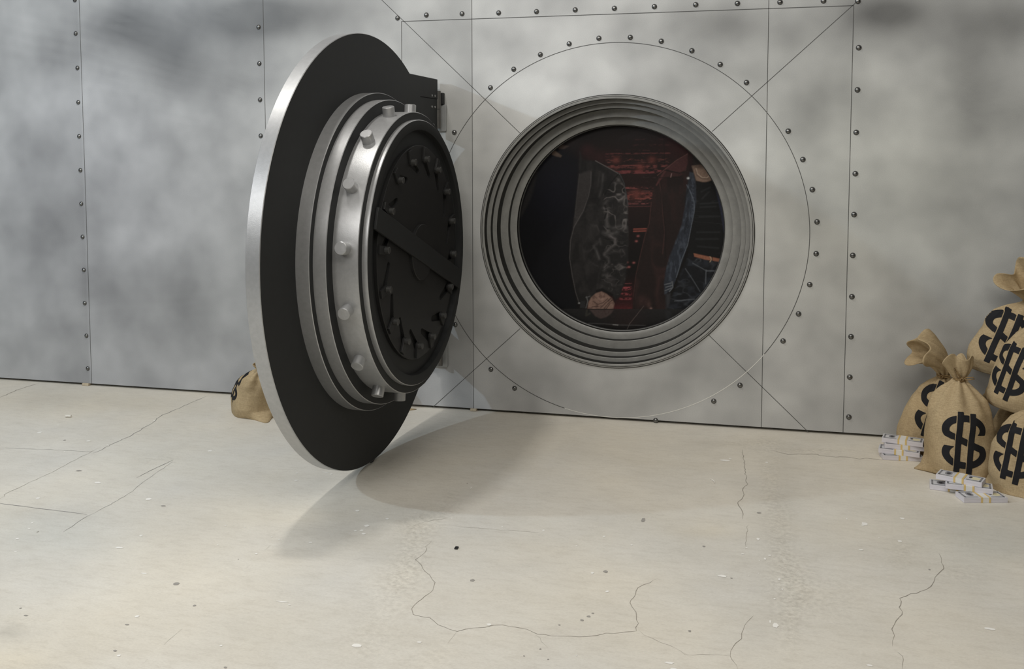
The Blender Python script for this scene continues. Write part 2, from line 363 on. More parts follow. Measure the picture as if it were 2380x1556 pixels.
# corner triangles of the outline, and the body of the wall behind its face
cor = [(x0, z0), (x1, z0), (x1, z1), (x0, z1)]
for cx, cz in cor:
    best = sorted(range(NA), key=lambda i: (vv[i*(NR+1)+NR][0]-cx)**2+(vv[i*(NR+1)+NR][2]-cz)**2)[:2]
    A, B = vv[best[0]*(NR+1)+NR], vv[best[1]*(NR+1)+NR]
    wb.add([(cx, 0, cz), A, B], [(0, 1, 2)], 0)
TH = 0.5
wb.add([(x0,0,z0),(x1,0,z0),(x1,TH,z0),(x0,TH,z0),(x0,0,z1),(x1,0,z1),(x1,TH,z1),(x0,TH,z1)],
       [(0,1,2,3),(7,6,5,4),(1,5,6,2),(3,7,4,0),(2,6,7,3)], 0)
nface = len(wb.v)
def seam(p, q, w=0.0026, mi=1):
    p, q = np.array(p, float), np.array(q, float); d = (q-p)/np.linalg.norm(q-p); n = np.array((-d[1], d[0]))*w/2
    a, b, c, e = p+n, q+n, q-n, p-n
    wb.add([(k[0], -0.0006, k[1]) for k in (a, b, c, e)], [(0, 1, 2, 3)], mi)
for xv in (-2.8752, -1.7949, -0.6901, 0.6937):
    if abs(xv) < HOLE: continue
    seam((xv, z0), (xv, z1))
seam((-4.3, z0), (-4.3, z1)); seam((2.6, z0), (2.6, z1))
seam((1.0524, z0), (1.0545, 1.9248)); seam((-1.0497, z0), (-1.0497, 1.9248))
seam((-1.0497, 1.9248), (1.0545, 1.9248), 0.0030)
def wp(x, y): P = at_wall(x, y); return (P[0], P[2])
seam(wp(1209, 310), (-1.0497-0.55, 1.9248+0.53)); seam(wp(1655, 306), (1.0545+0.55, 1.9248+0.51))
seam(wp(1209, 764), wp(1006, 947)); seam(wp(1647, 779), wp(1879, 1005))
RS = 0.89
def arc_seam(a0, a1, w, mi):
    n = max(4, int(abs(a1-a0)/1.5)); vs = []
    for k in range(n+1):
        a = math.radians(a0+(a1-a0)*k/n)
        for rr in (RS-w/2, RS+w/2): vs.append((rr*math.cos(a), -0.0007, ZC+rr*math.sin(a)))
    wb.add(vs, [(2*k, 2*k+1, 2*k+3, 2*k+2) for k in range(n)], mi)
arc_seam(-38, 255, 0.0027, 1); arc_seam(255, 322, 0.0026, 2)
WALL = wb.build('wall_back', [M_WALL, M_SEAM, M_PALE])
co = np.array([v.co[:] for v in WALL.data.vertices])
cx, cy = np.full(len(co), -1e5), np.full(len(co), -1e5)
k = co[:, 1] < 0.01
cx[k], cy[k] = to_px(co[k])
WBL = [(430,70,400,130,-.34),(2150,40,280,100,-.24),(300,640,440,430,-.21),(1950,250,160,120,-.05),(1800,60,200,60,-.08),(1290,260,200,120,.10),(1700,560,120,300,.08),(300,60,80,60,-0.403),(400,150,90,70,-0.341),(560,40,110,60,-0.372),(700,30,150,60,-0.403),(540,190,70,50,-0.217),(260,190,60,60,0.112),(70,60,80,60,0.125),(130,230,80,60,0.125),  # airbrush clouds, plus a broad dark blob on the left toning down lamp light
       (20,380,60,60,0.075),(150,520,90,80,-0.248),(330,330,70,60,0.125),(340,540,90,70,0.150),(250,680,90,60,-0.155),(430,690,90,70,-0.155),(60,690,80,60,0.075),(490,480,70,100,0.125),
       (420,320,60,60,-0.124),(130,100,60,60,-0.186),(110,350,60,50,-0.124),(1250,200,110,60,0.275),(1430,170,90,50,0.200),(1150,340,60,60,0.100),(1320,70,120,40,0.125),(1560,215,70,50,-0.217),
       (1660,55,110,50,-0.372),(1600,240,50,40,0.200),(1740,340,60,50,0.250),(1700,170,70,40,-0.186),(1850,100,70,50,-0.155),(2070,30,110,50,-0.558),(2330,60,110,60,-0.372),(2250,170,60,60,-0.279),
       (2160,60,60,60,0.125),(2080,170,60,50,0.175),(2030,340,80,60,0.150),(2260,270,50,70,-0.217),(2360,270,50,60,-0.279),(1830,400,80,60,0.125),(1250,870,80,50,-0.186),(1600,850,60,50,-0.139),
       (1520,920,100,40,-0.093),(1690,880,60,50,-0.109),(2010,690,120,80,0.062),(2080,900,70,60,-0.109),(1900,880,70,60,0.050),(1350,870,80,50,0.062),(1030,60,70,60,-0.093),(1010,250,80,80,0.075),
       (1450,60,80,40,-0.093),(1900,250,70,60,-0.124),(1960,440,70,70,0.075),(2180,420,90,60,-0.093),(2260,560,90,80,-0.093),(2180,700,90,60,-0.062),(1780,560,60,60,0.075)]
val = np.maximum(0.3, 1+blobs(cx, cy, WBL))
lamp_tint = blobs(cx, cy, [(2050, 430, 400, 350, 0.03), (1000, 330, 200, 200, 0.01), (200, 500, 350, 500, -0.025), (760, 900, 500, 90, -0.015)])  # lamp colour put into the paint: warmer on the right, cooler left
col_attr(WALL.data, 'paint', np.stack([val*(1+lamp_tint*0.5), val*(1+lamp_tint*0.5), val*(1-lamp_tint*1.2)], 1))
tag(WALL, kind='structure')

# rivets: domed heads fixed to the wall
RV = MB()
n1, n2 = 20, 6
rr = 0.0108
vs = [(0, -0.0085, 0)]
for j in range(1, n2+1):
    ph = PI/2*j/n2
    for i in range(n1):
        th = 2*PI*i/n1; vs.append((rr*math.sin(ph)*math.cos(th), -0.0085*math.cos(ph)+0.001*(j == n2), rr*math.sin(ph)*math.sin(th)))
fs = [(0, 1+i, 1+(i+1) % n1) for i in range(n1)]
for j in range(n2-1):
    for i in range(n1):
        a = 1+j*n1+i; b = 1+j*n1+(i+1) % n1; fs.append((a, a+n1, b+n1, b))
RV.add(vs, fs)
b0 = len(RV.v)
for r_ in (0.0106, 0.0124):
    for i in range(n1): RV.v.append((r_*math.cos(2*PI*i/n1), -0.0009, r_*math.sin(2*PI*i/n1)))
for i in range(n1): RV.f.append((b0+i, b0+(i+1) % n1, b0+n1+(i+1) % n1, b0+n1+i)); RV.m.append(1)
rivet0 = RV.build('rivet', [M_RIVET, M_SEAM], WALL, 180)
rpos = []
for x, y in [(174,0),(176,78),(180,158),(182,238),(184,317),(187,396),(189,474),(192,551),(195,628),(197,705),(201,781),(204,857)]: rpos.append(wp(x, y))
for i in range(11):
    zt = wp(603, 63)[1]-i*(wp(603, 63)[1]-wp(607, 232)[1])/2
    rpos.append((-1.822, zt))
for x, y in [(924,42),(991,35),(1074,32),(1159,30),(1247,27),(1337,23),(1428,19.5),(1521,15.5),(1617,11),(1714,8),(1813,5),(1914,2),(1994,3),(1996,111),(1993,209),(1990,308),(1988,404),(1985,499),(1982,594),(1980,690),(1978,783),(1975,877),(1973,970)]: rpos.append(wp(x, y))
for x, y in [(1140,204),(1194,161),(1256,127),(1323,102),(1392,89),(1465,87),(1537,96),(1608,118),(1674,150),(1735,192),(1832,305),(1866,371),(1888,441),(1899,516),(1897,590),(1882,662),(1856,730),(1820,793),(1720,896),(1659,933),(1524,978),(1196,903),(1141,859),(1058,755),(1056,308)]: rpos.append(wp(x, y))
for i, (x, z) in enumerate(rpos):
    o = rivet0 if i == 0 else rivet0.copy()
    if i: COL.objects.link(o); o.parent = WALL
    o.location = (x, 0, z)

# ------------------------------------------------------------------ stepped porthole frame
NSEG = 256
def lathe_y(mb, prof, mis, n=NSEG):
    """profile of (radius, depth y) turned about the hole's axis"""
    b = len(mb.v)
    for r, y in prof:
        for i in range(n):
            a = 2*PI*i/n; mb.v.append((r*math.cos(a), y, r*math.sin(a)))
    for j in range(len(prof)-1):
        for i in range(n):
            i2 = (i+1) % n
            mb.f.append((b+j*n+i, b+j*n+i2, b+(j+1)*n+i2, b+(j+1)*n+i)); mb.m.append(mis[j])
FR = empty('porthole_surround', (0, 0, ZC))
tag(FR, 'round stepped silver metal frame set into the riveted steel wall around the porthole', 'door frame', None, 'thing')
B = 0.0016
def ring(name, prof, mis):
    m = MB(); lathe_y(m, prof, mis); return m.build(name, [M_RINGFACE, M_RINGSIDE], FR, 40)
ring('outer_flange', [(0.6505, 0.004), (0.6505, -0.003), (0.647, -0.006), (0.6425, -0.006), (0.6415, -0.002), (0.6405, -0.005), (0.6315, -0.005), (0.630, -0.004), (0.6295, 0.043)], [1, 1, 0, 1, 1, 0, 0, 1])
steps = [(0.6295, 0.6105, 0.042, 0.081), (0.6105, 0.5890, 0.081, 0.156), (0.5890, 0.5495, 0.156, 0.197)]
for ra, rb, ya, yb in steps:
    ring('frame_step', [(ra+0.002, ya+0.006), (ra+0.002, ya), (rb+B, ya), (rb, ya+B), (rb-0.0005, yb+0.001)], [1, 0, 0, 1])
ring('inner_lip', [(0.5515, 0.203), (0.5515, 0.197), (0.530, 0.197), (0.516, 0.1985), (0.514, 0.200), (0.5135, 0.236)], [1, 0, 0, 0, 1])
m = MB(); lathe_y(m, [(0.513, 0.224), (0.509, 0.226), (0.508, 0.240), (0.58, 0.240)], [0, 0, 0])
m.build('glazing_bead', [M_GUN], FR, 40)

# ------------------------------------------------------------------ the printed picture behind the porthole
G = 430
HALF = 0.56
YP = 0.246
gx = np.linspace(-HALF, HALF, G); gz = np.linspace(-HALF, HALF, G)
GX, GZ = np.meshgrid(gx, gz)
P3 = np.stack([GX.ravel(), np.full(GX.size, YP), GZ.ravel()+ZC], 1)
u, v = to_px(P3)                       # print coordinates: the picture unrolled to the measured drawing
IMG = np.zeros((u.size, 3))
IMG[:] = srgb(9, 7, 8)
rng = np.random.RandomState(7)
def fnoise(sx, sy, seed, octs=3):
    """smooth value noise over the print"""
    out = np.zeros(u.size); amp = 1; tot = 0
    for o in range(octs):
        r = np.random.RandomState(seed+o); g = r.rand(96, 96)
        a = (u-1100)/sx*(2**o); b = (v-180)/sy*(2**o)
        ia = np.floor(a).astype(int); ib = np.floor(b).astype(int); fa = a-ia; fb = b-ib
        fa = fa*fa*(3-2*fa); fb = fb*fb*(3-2*fb)
        q = lambda i, j: g[np.mod(j, 96), np.mod(i, 96)]
        out += amp*((q(ia, ib)*(1-fa)+q(ia+1, ib)*fa)*(1-fb)+(q(ia, ib+1)*(1-fa)+q(ia+1, ib+1)*fa)*fb)
        tot += amp; amp *= 0.5
    return out/tot
def blend(a, c):
    global IMG
    a = np.clip(a, 0, 1)[:, None]
    IMG = IMG*(1-a)+np.asarray(c)*a
def seg_d(P):
    d = np.full(u.size, 1e9)
    for (ax, ay), (bx, by) in zip(P[:-1], P[1:]):
        vx, vy = bx-ax, by-ay; L2 = vx*vx+vy*vy+1e-9
        t = np.clip(((u-ax)*vx+(v-ay)*vy)/L2, 0, 1)
        d = np.minimum(d, np.hypot(u-ax-t*vx, v-ay-t*vy))
    return d
def inside(P):
    r = np.zeros(u.size, bool); n = len(P)
    for i in range(n):
        (ax, ay), (bx, by) = P[i], P[(i+1) % n]
        c = ((ay > v) != (by > v)) & (u < (bx-ax)*(v-ay)/(by-ay+1e-12)+ax)
        r ^= c
    return r
def poly(P, c, soft=1.5, a=1.0, mul=None):
    d = seg_d(list(P)+[P[0]])*np.where(inside(P), 1, -1)
    k = np.clip(0.5+d/(2*soft), 0, 1)*a
    if mul is not None: k = k*mul
    blend(k, srgb(*c)); return k
def stroke(P, w, c, a=1.0, soft=1.0, mul=None):
    k = np.clip((w/2+soft-seg_d(P))/(2*soft), 0, 1)*a
    if mul is not None: k = k*mul
    blend(k, srgb(*c))
def glow(x, y, rx, ry, c, a): blend(a*np.exp(-(((u-x)/rx)**2+((v-y)/ry)**2)), srgb(*c))
# glowing red racks behind the two figures
glow(1480, 420, 130, 120, (46, 24, 23), 0.85)
glow(1365, 350, 16, 14, (66, 24, 27), 0.8); glow(1395, 366, 34, 16, (62, 24, 26), 0.8)
glow(1590, 340, 50, 40, (70, 18, 22), 0.7); glow(1460, 700, 60, 40, (70, 12, 18), 0.7)
n_a = fnoise(9, 3.2, 11); n_b = fnoise(34, 5, 31); n_c = fnoise(5, 2.2, 51)
def row(y, h, xa, xb, c, a, thr=0.5, slope=-0.01):
    yy = y+slope*(u-1480)
    k = np.clip((h/2+1-np.abs(v-yy))/1.6, 0, 1)*np.clip((u-xa)/6, 0, 1)*np.clip((xb-u)/6, 0, 1)
    blend(k*a*np.clip((0.7*n_a+0.3*n_b-thr)*7, 0, 1)*(0.45+0.55*n_c), srgb(*[q_*0.84+14 for q_ in c]))
for y, h, c, a, t in [(357,3,(130,48,46),.9,.35),(363,3,(110,40,40),.8,.5),(371,5,(140,58,44),.8,.5),(377,3,(150,70,60),.7,.5),(387,7,(150,56,50),.95,.47),(393,4,(120,48,44),.7,.5),
                      (400,7,(165,52,56),.95,.38),(412,4,(120,90,86),.6,.6),(423,4,(100,70,66),.5,.62),(437,4,(170,64,62),.95,.42),(445,4,(120,50,46),.7,.5),(452,8,(150,50,40),.8,.45),
                      (461,8,(165,60,46),.85,.45),(469,3,(130,60,56),.7,.45),(474,3,(150,60,60),.8,.38),(480,2,(110,46,46),.7,.3),(325,4,(70,22,24),.7,.5),(338,4,(80,26,26),.7,.5),(349,3,(96,34,34),.6,.5)]:
    row(y, h, 1405 if y > 345 else 1470, 1560, c, a, t)
for x, y, r in [(1488, 390, 11), (1478, 452, 13), (1515, 372, 9), (1432, 372, 9)]: glow(x, y, r, r*0.9, (140, 56, 42), 0.55)
for y in (533, 538): stroke([(1473, y), (1502, y-1)], 3, (150, 62, 44), 0.9)
for x, y in [(1479, 561), (1483, 549), (1457, 610), (1473, 611), (1455, 622), (1462, 621)]: glow(x, y, 3, 2.2, (170, 80, 76), 0.9)
for y, h, c in [(659,2,(120,50,52)),(671,8,(165,48,58)),(684,5,(140,40,50)),(695,5,(130,38,46)),(706,2,(70,20,26)),(717,3,(120,20,32))]:
    k = np.clip((h/2+1-np.abs(v-y))/1.6, 0, 1)*np.clip((u-1438)/4, 0, 1)*np.clip((1470-u)/5, 0, 1)*np.clip((n_c-0.42)*8, 0, 1)
    blend(k*0.95, srgb(*c))
glow(1440, 716, 50, 7, (96, 12, 22), 0.7)
stroke([(1542, 300), (1545, 385)], 1.5, (18, 12, 12), 0.8)
# left figure: dark shirt, leather jacket, fist
poly([(1195,420),(1240,370),(1300,345),(1345,370),(1345,470),(1325,540),(1324,640),(1345,720),(1250,720),(1195,620)], (7, 8, 17), 6)
glow(1295, 440, 60, 90, (13, 14, 34), 0.8)
poly([(1205,500),(1248,388),(1250,400),(1235,460),(1212,505)], (36, 33, 34), 3, .9)
poly([(1283,360),(1284,346),(1292,352),(1306,362),(1303,366),(1293,364)], (104, 84, 70), 1.5)
poly([(1294,340),(1300,335),(1322,340),(1312,346),(1300,346)], (96, 76, 66), 2, .8)
glow(1325, 330, 22, 16, (52, 40, 40), .5)
J = [(1347,352),(1354,372),(1383,374),(1410,388),(1440,404),(1450,425),(1456,450),(1459,478),(1460,540),(1460,600),(1452,660),(1440,690),(1430,700),(1420,680),(1390,676),(1384,700),(1344,702),(1332,650),(1325,600),(1325,560),(1332,530),(1340,470),(1346,405)]
poly(J, (31, 29, 30), 2)
leather = fnoise(16, 26, 77)
poly(J, (52, 48, 48), 3, .55, np.clip((leather-.42)*4, 0, 1))
poly([(1346,405),(1375,395),(1373,430),(1366,465),(1352,500),(1333,530),(1338,480)], (66, 61, 61), 3, .85)
stroke([(1374,400),(1373,430),(1368,455),(1356,490),(1334,528),(1326,560),(1324,600),(1330,640),(1338,680),(1345,702)], 1.6, (92, 86, 86), .8)
stroke([(1347,405),(1342,450),(1336,505)], 2, (84, 78, 78), .6)
stroke([(1384,374),(1410,388),(1440,405)], 1.6, (120, 112, 110), .85)
stroke([(1438,404),(1420,425),(1406,452)], 2.0, (14, 13, 14), .9)
stroke([(1441,406),(1450,424),(1456,455),(1460,478)], 2, (72, 76, 80), .7)
for P, w, c, a in [([(1402,405),(1398,440),(1393,458)], 3, (92,88,88), .8), ([(1394,400),(1390,432)], 2, (74,70,70), .6),
                   ([(1405,474),(1416,462),(1432,456),(1447,462)], 5, (84,80,80), .6), ([(1404,484),(1412,490),(1410,512),(1412,528)], 5, (112,106,106), .85),
                   ([(1408,526),(1425,530),(1452,524)], 5, (88,84,84), .75), ([(1403,541),(1416,546),(1434,540)], 6, (96,92,92), .8),
                   ([(1418,549),(1430,556),(1429,568),(1416,578),(1405,590)], 3.5, (124,116,116), .85), ([(1412,588),(1430,584),(1448,583)], 5, (74,70,70), .7),
                   ([(1405,594),(1414,600),(1415,610),(1405,622)], 3, (112,106,106), .8), ([(1404,630),(1412,622),(1424,618)], 4, (74,70,70), .7),
                   ([(1402,640),(1412,638),(1410,646)], 4, (100,94,94), .8), ([(1392,676),(1404,656),(1426,650)], 8, (66,62,62), .7),
                   ([(1388,672),(1392,640),(1398,615)], 2, (60,58,58), .6), ([(1380,573),(1385,580),(1393,602)], 3, (104,100,100), .8),
                   ([(1394,556),(1396,568)], 2, (96,92,92), .7), ([(1366,465),(1380,462),(1394,459)], 1.6, (14,13,14), .9), ([(1366,478),(1384,476)], 1.4, (70,66,66), .6),
                   ([(1460,540),(1460,570)], 1.2, (62,58,58), .6)]:
    stroke(P, w*1.5, c, a*0.42, 3.2); stroke(P, w*0.6, c, a*0.5, 1.6, np.clip((leather-.38)*4, 0.15, 1))
for P in ([(1406,478),(1410,492),(1405,508)], [(1410,534),(1420,537),(1412,532)], [(1408,556),(1422,560),(1424,566)], [(1404,606),(1410,610)]):
    stroke(P, 4, (12, 11, 12), .85, 1.5)
def creases(P, sx, sy, seed, c, a, thin=16):
    r_ = fnoise(sx, sy, seed, 2); q_ = np.clip(1-np.abs(r_-0.5)*thin, 0, 1)**1.5*np.clip((fnoise(sx*2, sy*2, seed+9, 2)-0.35)*3, 0, 1)
    poly(P, c, 3, a, q_)
SL = [(1404,452),(1436,412),(1450,430),(1458,478),(1459,560),(1456,640),(1436,684),(1396,672),(1402,600)]
creases(SL, 26, 17, 301, (128, 121, 119), .75, 13)
creases(SL, 15, 11, 311, (98, 92, 91), .5, 12)
creases([(1350,400),(1400,400),(1400,470),(1392,560),(1390,690),(1345,690),(1330,600),(1345,510)], 22, 46, 331, (84, 79, 79), .5, 12)
poly([(1385,674),(1400,670),(1425,684),(1430,704),(1425,690),(1402,678),(1384,682)], (12, 11, 12), 1.5, .9)
poly([(1366,719),(1367,705),(1374,692),(1385,682),(1398,678),(1410,684),(1422,694),(1428,706),(1425,719)], (150, 112, 94), 1.6)
hn = fnoise(7, 7, 91)
poly([(1366,719),(1367,705),(1374,692),(1385,682),(1398,678),(1410,684),(1422,694),(1428,706),(1425,719)], (96, 66, 56), 2, .6, np.clip((hn-.5)*5, 0, 1))
for P in ([(1380,702),(1390,708),(1402,704),(1412,695)], [(1396,716),(1408,704),(1420,694)], [(1404,718),(1414,706),(1423,698)], [(1376,714),(1390,712)], [(1409,718),(1418,706)]):
    stroke(P, 2, (66, 40, 34), .8)
stroke([(1388,690),(1394,698),(1405,694)], 3, (180, 140, 122), .5, 2)
poly([(1350,700),(1361,700),(1360,717),(1347,717)], (44, 45, 47), 1); stroke([(1363,690),(1366,700),(1362,716)], 2, (120, 120, 120), .7)
stroke([(1362,692),(1371,689)], 2, (110, 110, 110), .7); glow(1346, 705, 2, 1.6, (190, 190, 190), .8)
# right figure: burgundy coat, denim, black tee, belt
C = [(1600,352),(1598,358),(1570,372),(1545,390),(1527,408),(1522,418),(1514,470),(1509,520),(1500,545),(1490,590),(1482,625),(1474,668),(1470,720),(1546,722),(1548,690),(1552,640),(1570,580),(1588,520),(1600,440)]
poly(C, (36, 22, 21), 2)
cn = fnoise(12, 40, 123)
poly(C, (58, 28, 27), 4, .75, np.clip((cn-.4)*3, 0, 1)*np.clip((560-v)/200, 0.15, 1))
poly([(1598,357),(1572,374),(1546,392),(1562,398),(1578,402),(1594,396),(1598,380)], (82, 38, 39), 1.6)
poly([(1545,396),(1531,412),(1526,430),(1534,420),(1545,412),(1580,410),(1590,404),(1575,402)], (66, 32, 32), 1.5)
stroke([(1526,430),(1546,398)], 4, (96, 46, 46), .8)
stroke([(1598,358),(1572,373),(1528,408)], 1.6, (124, 72, 66), .7)
stroke([(1545,396),(1562,399),(1580,403)], 2, (22, 12, 12), .9); stroke([(1532,413),(1560,414),(1584,411)], 1.6, (26, 14, 14), .9)
stroke([(1561,404),(1559,412)], 1.6, (170, 130, 126), .8)
stroke([(1531,418),(1538,450),(1541,500),(1545,540),(1540,590)], 2.2, (78, 44, 40), .7); stroke([(1536,430),(1541,480),(1546,535),(1546,600)], 2, (18, 11, 11), .8)
creases(C, 40, 60, 351, (84, 46, 43), .4, 10)
stroke([(1514,470),(1509,520),(1500,545),(1488,595),(1478,640),(1472,690)], 1.6, (86, 46, 42), .7)
Dn = [(1603,400),(1612,402),(1618,432),(1619,468),(1612,500),(1606,530),(1596,575),(1588,600),(1574,640),(1566,660),(1560,676),(1545,684),(1543,660),(1547,630),(1556,598),(1570,562),(1584,525),(1592,480),(1596,440)]
poly(Dn, (40, 47, 60), 1.8)
dn = fnoise(5, 14, 141)
poly(Dn, (74, 83, 99), 2, .6, np.clip((dn-.48)*4, 0, 1))
stroke([(1596,430),(1604,445),(1613,468),(1614,490),(1606,530),(1598,570),(1584,605),(1572,645)], 1.6, (112, 124, 138), .6)
stroke([(1592,470),(1596,450),(1600,440)], 4, (14, 16, 22), .8, 2); stroke([(1600,470),(1598,510),(1590,540)], 5, (20, 24, 34), .7, 2)
for y in range(430, 560, 9): stroke([(1606+(y-430)*.06, y), (1612+(y-430)*.03, y+3)], 1.6, (84, 92, 110), .5)
for x, y in [(1598, 527), (1583, 582)]: stroke([(x-3,y),(x,y-4),(x+3,y),(x,y+4),(x-3,y)], 1.4, (20, 24, 32), .9)
for P in ([(1545,662),(1560,658)], [(1548,668),(1562,664)], [(1546,676),(1560,670)], [(1562,655),(1564,668),(1556,678)]): stroke(P, 2, (120, 126, 132), .75)
poly([(1548,684),(1558,682),(1558,716),(1548,718)], (58, 60, 66), 3, .8)
poly([(1609,352),(1640,340),(1640,380),(1612,390)], (36, 28, 24), 3)
poly([(1608,386),(1630,384),(1650,396),(1660,416),(1650,422),(1632,424),(1618,420)], (150, 118, 96), 1.8)
poly([(1609,388),(1640,378),(1650,390),(1622,392)], (88, 66, 54), 4, .8)
stroke([(1618,392),(1621,404),(1632,413),(1644,413),(1652,404)], 2.2, (205, 176, 150), .8); stroke([(1617,395),(1620,408),(1632,416),(1646,416)], 1.4, (84, 60, 48), .8)
T = [(1618,421),(1640,425),(1660,417),(1678,440),(1690,500),(1692,600),(1660,598),(1600,590),(1606,540),(1619,470)]
poly(T, (15, 16, 18), 1.8)
creases(T, 60, 9, 391, (46, 48, 52), .6, 10)
for P in ([(1630,446),(1650,436)], [(1628,474),(1672,471)], [(1628,482),(1664,480)], [(1626,504),(1672,503)], [(1620,540),(1672,540)], [(1618,556),(1668,556)], [(1622,573),(1670,577)], [(1632,462),(1648,446)]):
    stroke(P, 3, (44, 46, 49), .7, 2)
poly([(1660,425),(1668,430),(1680,480),(1688,540),(1682,540),(1674,490)], (38, 42, 66), 1.5)
Je = [(1600,592),(1690,606),(1690,720),(1550,722),(1566,680),(1580,640)]
poly(Je, (17, 20, 27), 2)
jn = fnoise(18, 14, 161)
creases(Je, 30, 16, 371, (84, 90, 100), .5, 12)
poly(Je, (44, 50, 62), 3, .6, np.clip((jn-.5)*4, 0, 1))
for P, w in ([(1593,625),(1610,650),(1627,678)], 1.6), ([(1610,612),(1628,622),(1642,630)], 1.8), ([(1641,628),(1640,660)], 2.4), ([(1642,630),(1660,630)], 3), ([(1568,700),(1590,698),(1614,696)], 2.2): stroke(P, w, (98, 104, 112), .7)
poly([(1612,589),(1630,593),(1674,602),(1673,609),(1640,604),(1614,597)], (156, 88, 52), 1.2)
stroke([(1650,597),(1654,603),(1650,609)], 2, (190, 160, 120), .9); stroke([(1656,598),(1655,606),(1660,610)], 2, (34, 22, 16), .9)
glow(1599.5, 414.5, 2.6, 2.2, (235, 238, 240), 1.0)
for x, y, rx, ry, c in [(1489,700,9,12,(72,44,40)),(1500,700,8,10,(62,36,34)),(1508,708,5,8,(84,54,48)),(1513,718,3,3,(150,110,100)),(1480,704,6,8,(46,26,26))]: glow(x, y, rx, ry, c, .85)
# glossy table edge with reflections
k = np.clip((v-718-0.004*(u-1400))/1.2, 0, 1)
blend(k*0.97, srgb(24, 23, 24))
blend(k*np.clip(1-(v-718)/40, 0, 1)*0.7, srgb(40, 39, 40))
blend(k*np.exp(-((u-1455)/40)**2)*0.6, srgb(48, 30, 30))
poly([(1370,720),(1427,720),(1420,730),(1408,738),(1396,741),(1384,736)], (84, 65, 62), 1.6, .9); stroke([(1366,719.5),(1428,719.5)], 1.6, (24, 18, 17), .9)
for P in ([(1404,722),(1408,732)], [(1416,722),(1414,728)]): stroke(P, 1.6, (70, 48, 44), .8)
stroke([(1364,722),(1362,734),(1371,729)], 3, (76, 72, 62), .7, 2); poly([(1546,722),(1560,722),(1560,742),(1548,742)], (46, 48, 52), 3, .6)
stroke([(1368,752),(1405,753),(1440,756),(1500,757)], 2, (74, 72, 72), .9); stroke([(1425,755),(1436,756)], 2, (150, 148, 146), .8)
k = np.clip((v-757)/1.2, 0, 1); blend(k*.8, srgb(18, 15, 16))
stroke([(1496,712),(1478,735),(1464,752)], 1.2, (126, 104, 98), .55); stroke([(1464,752),(1457,767)], 1.6, (96, 88, 84), .7)
lum_ = IMG.mean(1, keepdims=True); IMG = IMG*0.72+lum_*0.28+0.0022
IMG *= (0.88+0.24*fnoise(3, 3, 200, 1))[:, None]
pv = np.stack([GX.ravel(), np.full(GX.size, YP), GZ.ravel()+ZC], 1)
pf = [(j*G+i, j*G+i+1, (j+1)*G+i+1, (j+1)*G+i) for j in range(G-1) for i in range(G-1)]
M_PRINT = mat('printed_picture', (1, 1, 1), 0.45, 0, 0.25, attr='paint')
PR = mesh('poster', pv-np.array([0, YP, ZC]), pf, M_PRINT, None)
PR.location = (0, YP, ZC)
col_attr(PR.data, 'paint', IMG*0.80)
mo = PR.modifiers.new('sheet', 'SOLIDIFY'); mo.thickness = 0.003; mo.offset = -1
tag(PR, 'dark printed picture of two jacketed figures, heads cut off, seen through the round porthole', 'poster')

# ------------------------------------------------------------------ vault door, swung open square to the wall
DC = np.array([-0.8648, -0.8784, 0.8863]); DR = 0.8665; DT = 0.053
DOOR = empty('vault_hatch', (DC[0], DC[1], 0), (0, 0, math.radians(-1.8)))
tag(DOOR, 'huge round black and silver vault door swung open on the left, stepped plug facing right', 'vault door', None, 'thing')
def lathe_x(mb, prof, mis, n=NSEG):
    """profile of (offset along the door's axis, radius), turned about the axis"""
    b = len(mb.v)
    for h, r in prof:
        for i in range(n):
            a = 2*PI*i/n; mb.v.append((h, r*math.cos(a), DC[2]+r*math.sin(a)))
    for j in range(len(prof)-1):
        for i in range(n):
            i2 = (i+1) % n
            mb.f.append((b+j*n+i, b+(j+1)*n+i, b+(j+1)*n+i2, b+j*n+i2)); mb.m.append(mis[j])
def disc_cap(mb, h, r, mi, n=NSEG, flip=False):
    b = len(mb.v)
    for i in range(n):
        a = 2*PI*i/n; mb.v.append((h, r*math.cos(a), DC[2]+r*math.sin(a)))
    f = tuple(b+i for i in range(n)); mb.f.append(f[::-1] if flip else f); mb.m.append(mi)
b = 0.0022
d = MB(); lathe_x(d, [(-DT, 0.3), (-DT, DR-b), (-DT+b, DR), (-b, DR), (0, DR-b), (0, 0.60)], [0, 1, 1, 1, 0]); disc_cap(d, -DT, 0.3, 0, flip=True)
d.build('outer_disc', [M_BLACK, M_SILVER], DOOR, 35)
def step(name, h0, h1, r, rin):
    m = MB(); lathe_x(m, [(h0-0.002, r), (h1-b, r), (h1, r-b), (h1, rin)], [1, 1, 0]); return m.build(name, [M_BLACK, M_SILVER], DOOR, 35)
step('plug_step', 0, 0.051, 0.634, 0.59)
step('plug_step', 0.051, 0.100, 0.606, 0.54)
step('bolt_ring', 0.100, 0.1965, 0.557, 0.51)
m = MB(); lathe_x(m, [(0.194, 0.526), (0.217-b, 0.526), (0.217, 0.526-b), (0.217, 0.488), (0.216, 0.4865), (0.196, 0.486), (0.195, 0.485)], [1, 1, 0, 0, 0, 0])
m.build('face_rim', [M_BLACK, M_SILVER], DOOR, 35)
m = MB(); disc_cap(m, 0.195, 0.487, 0); m.build('recessed_face', [M_BLACK], DOOR)
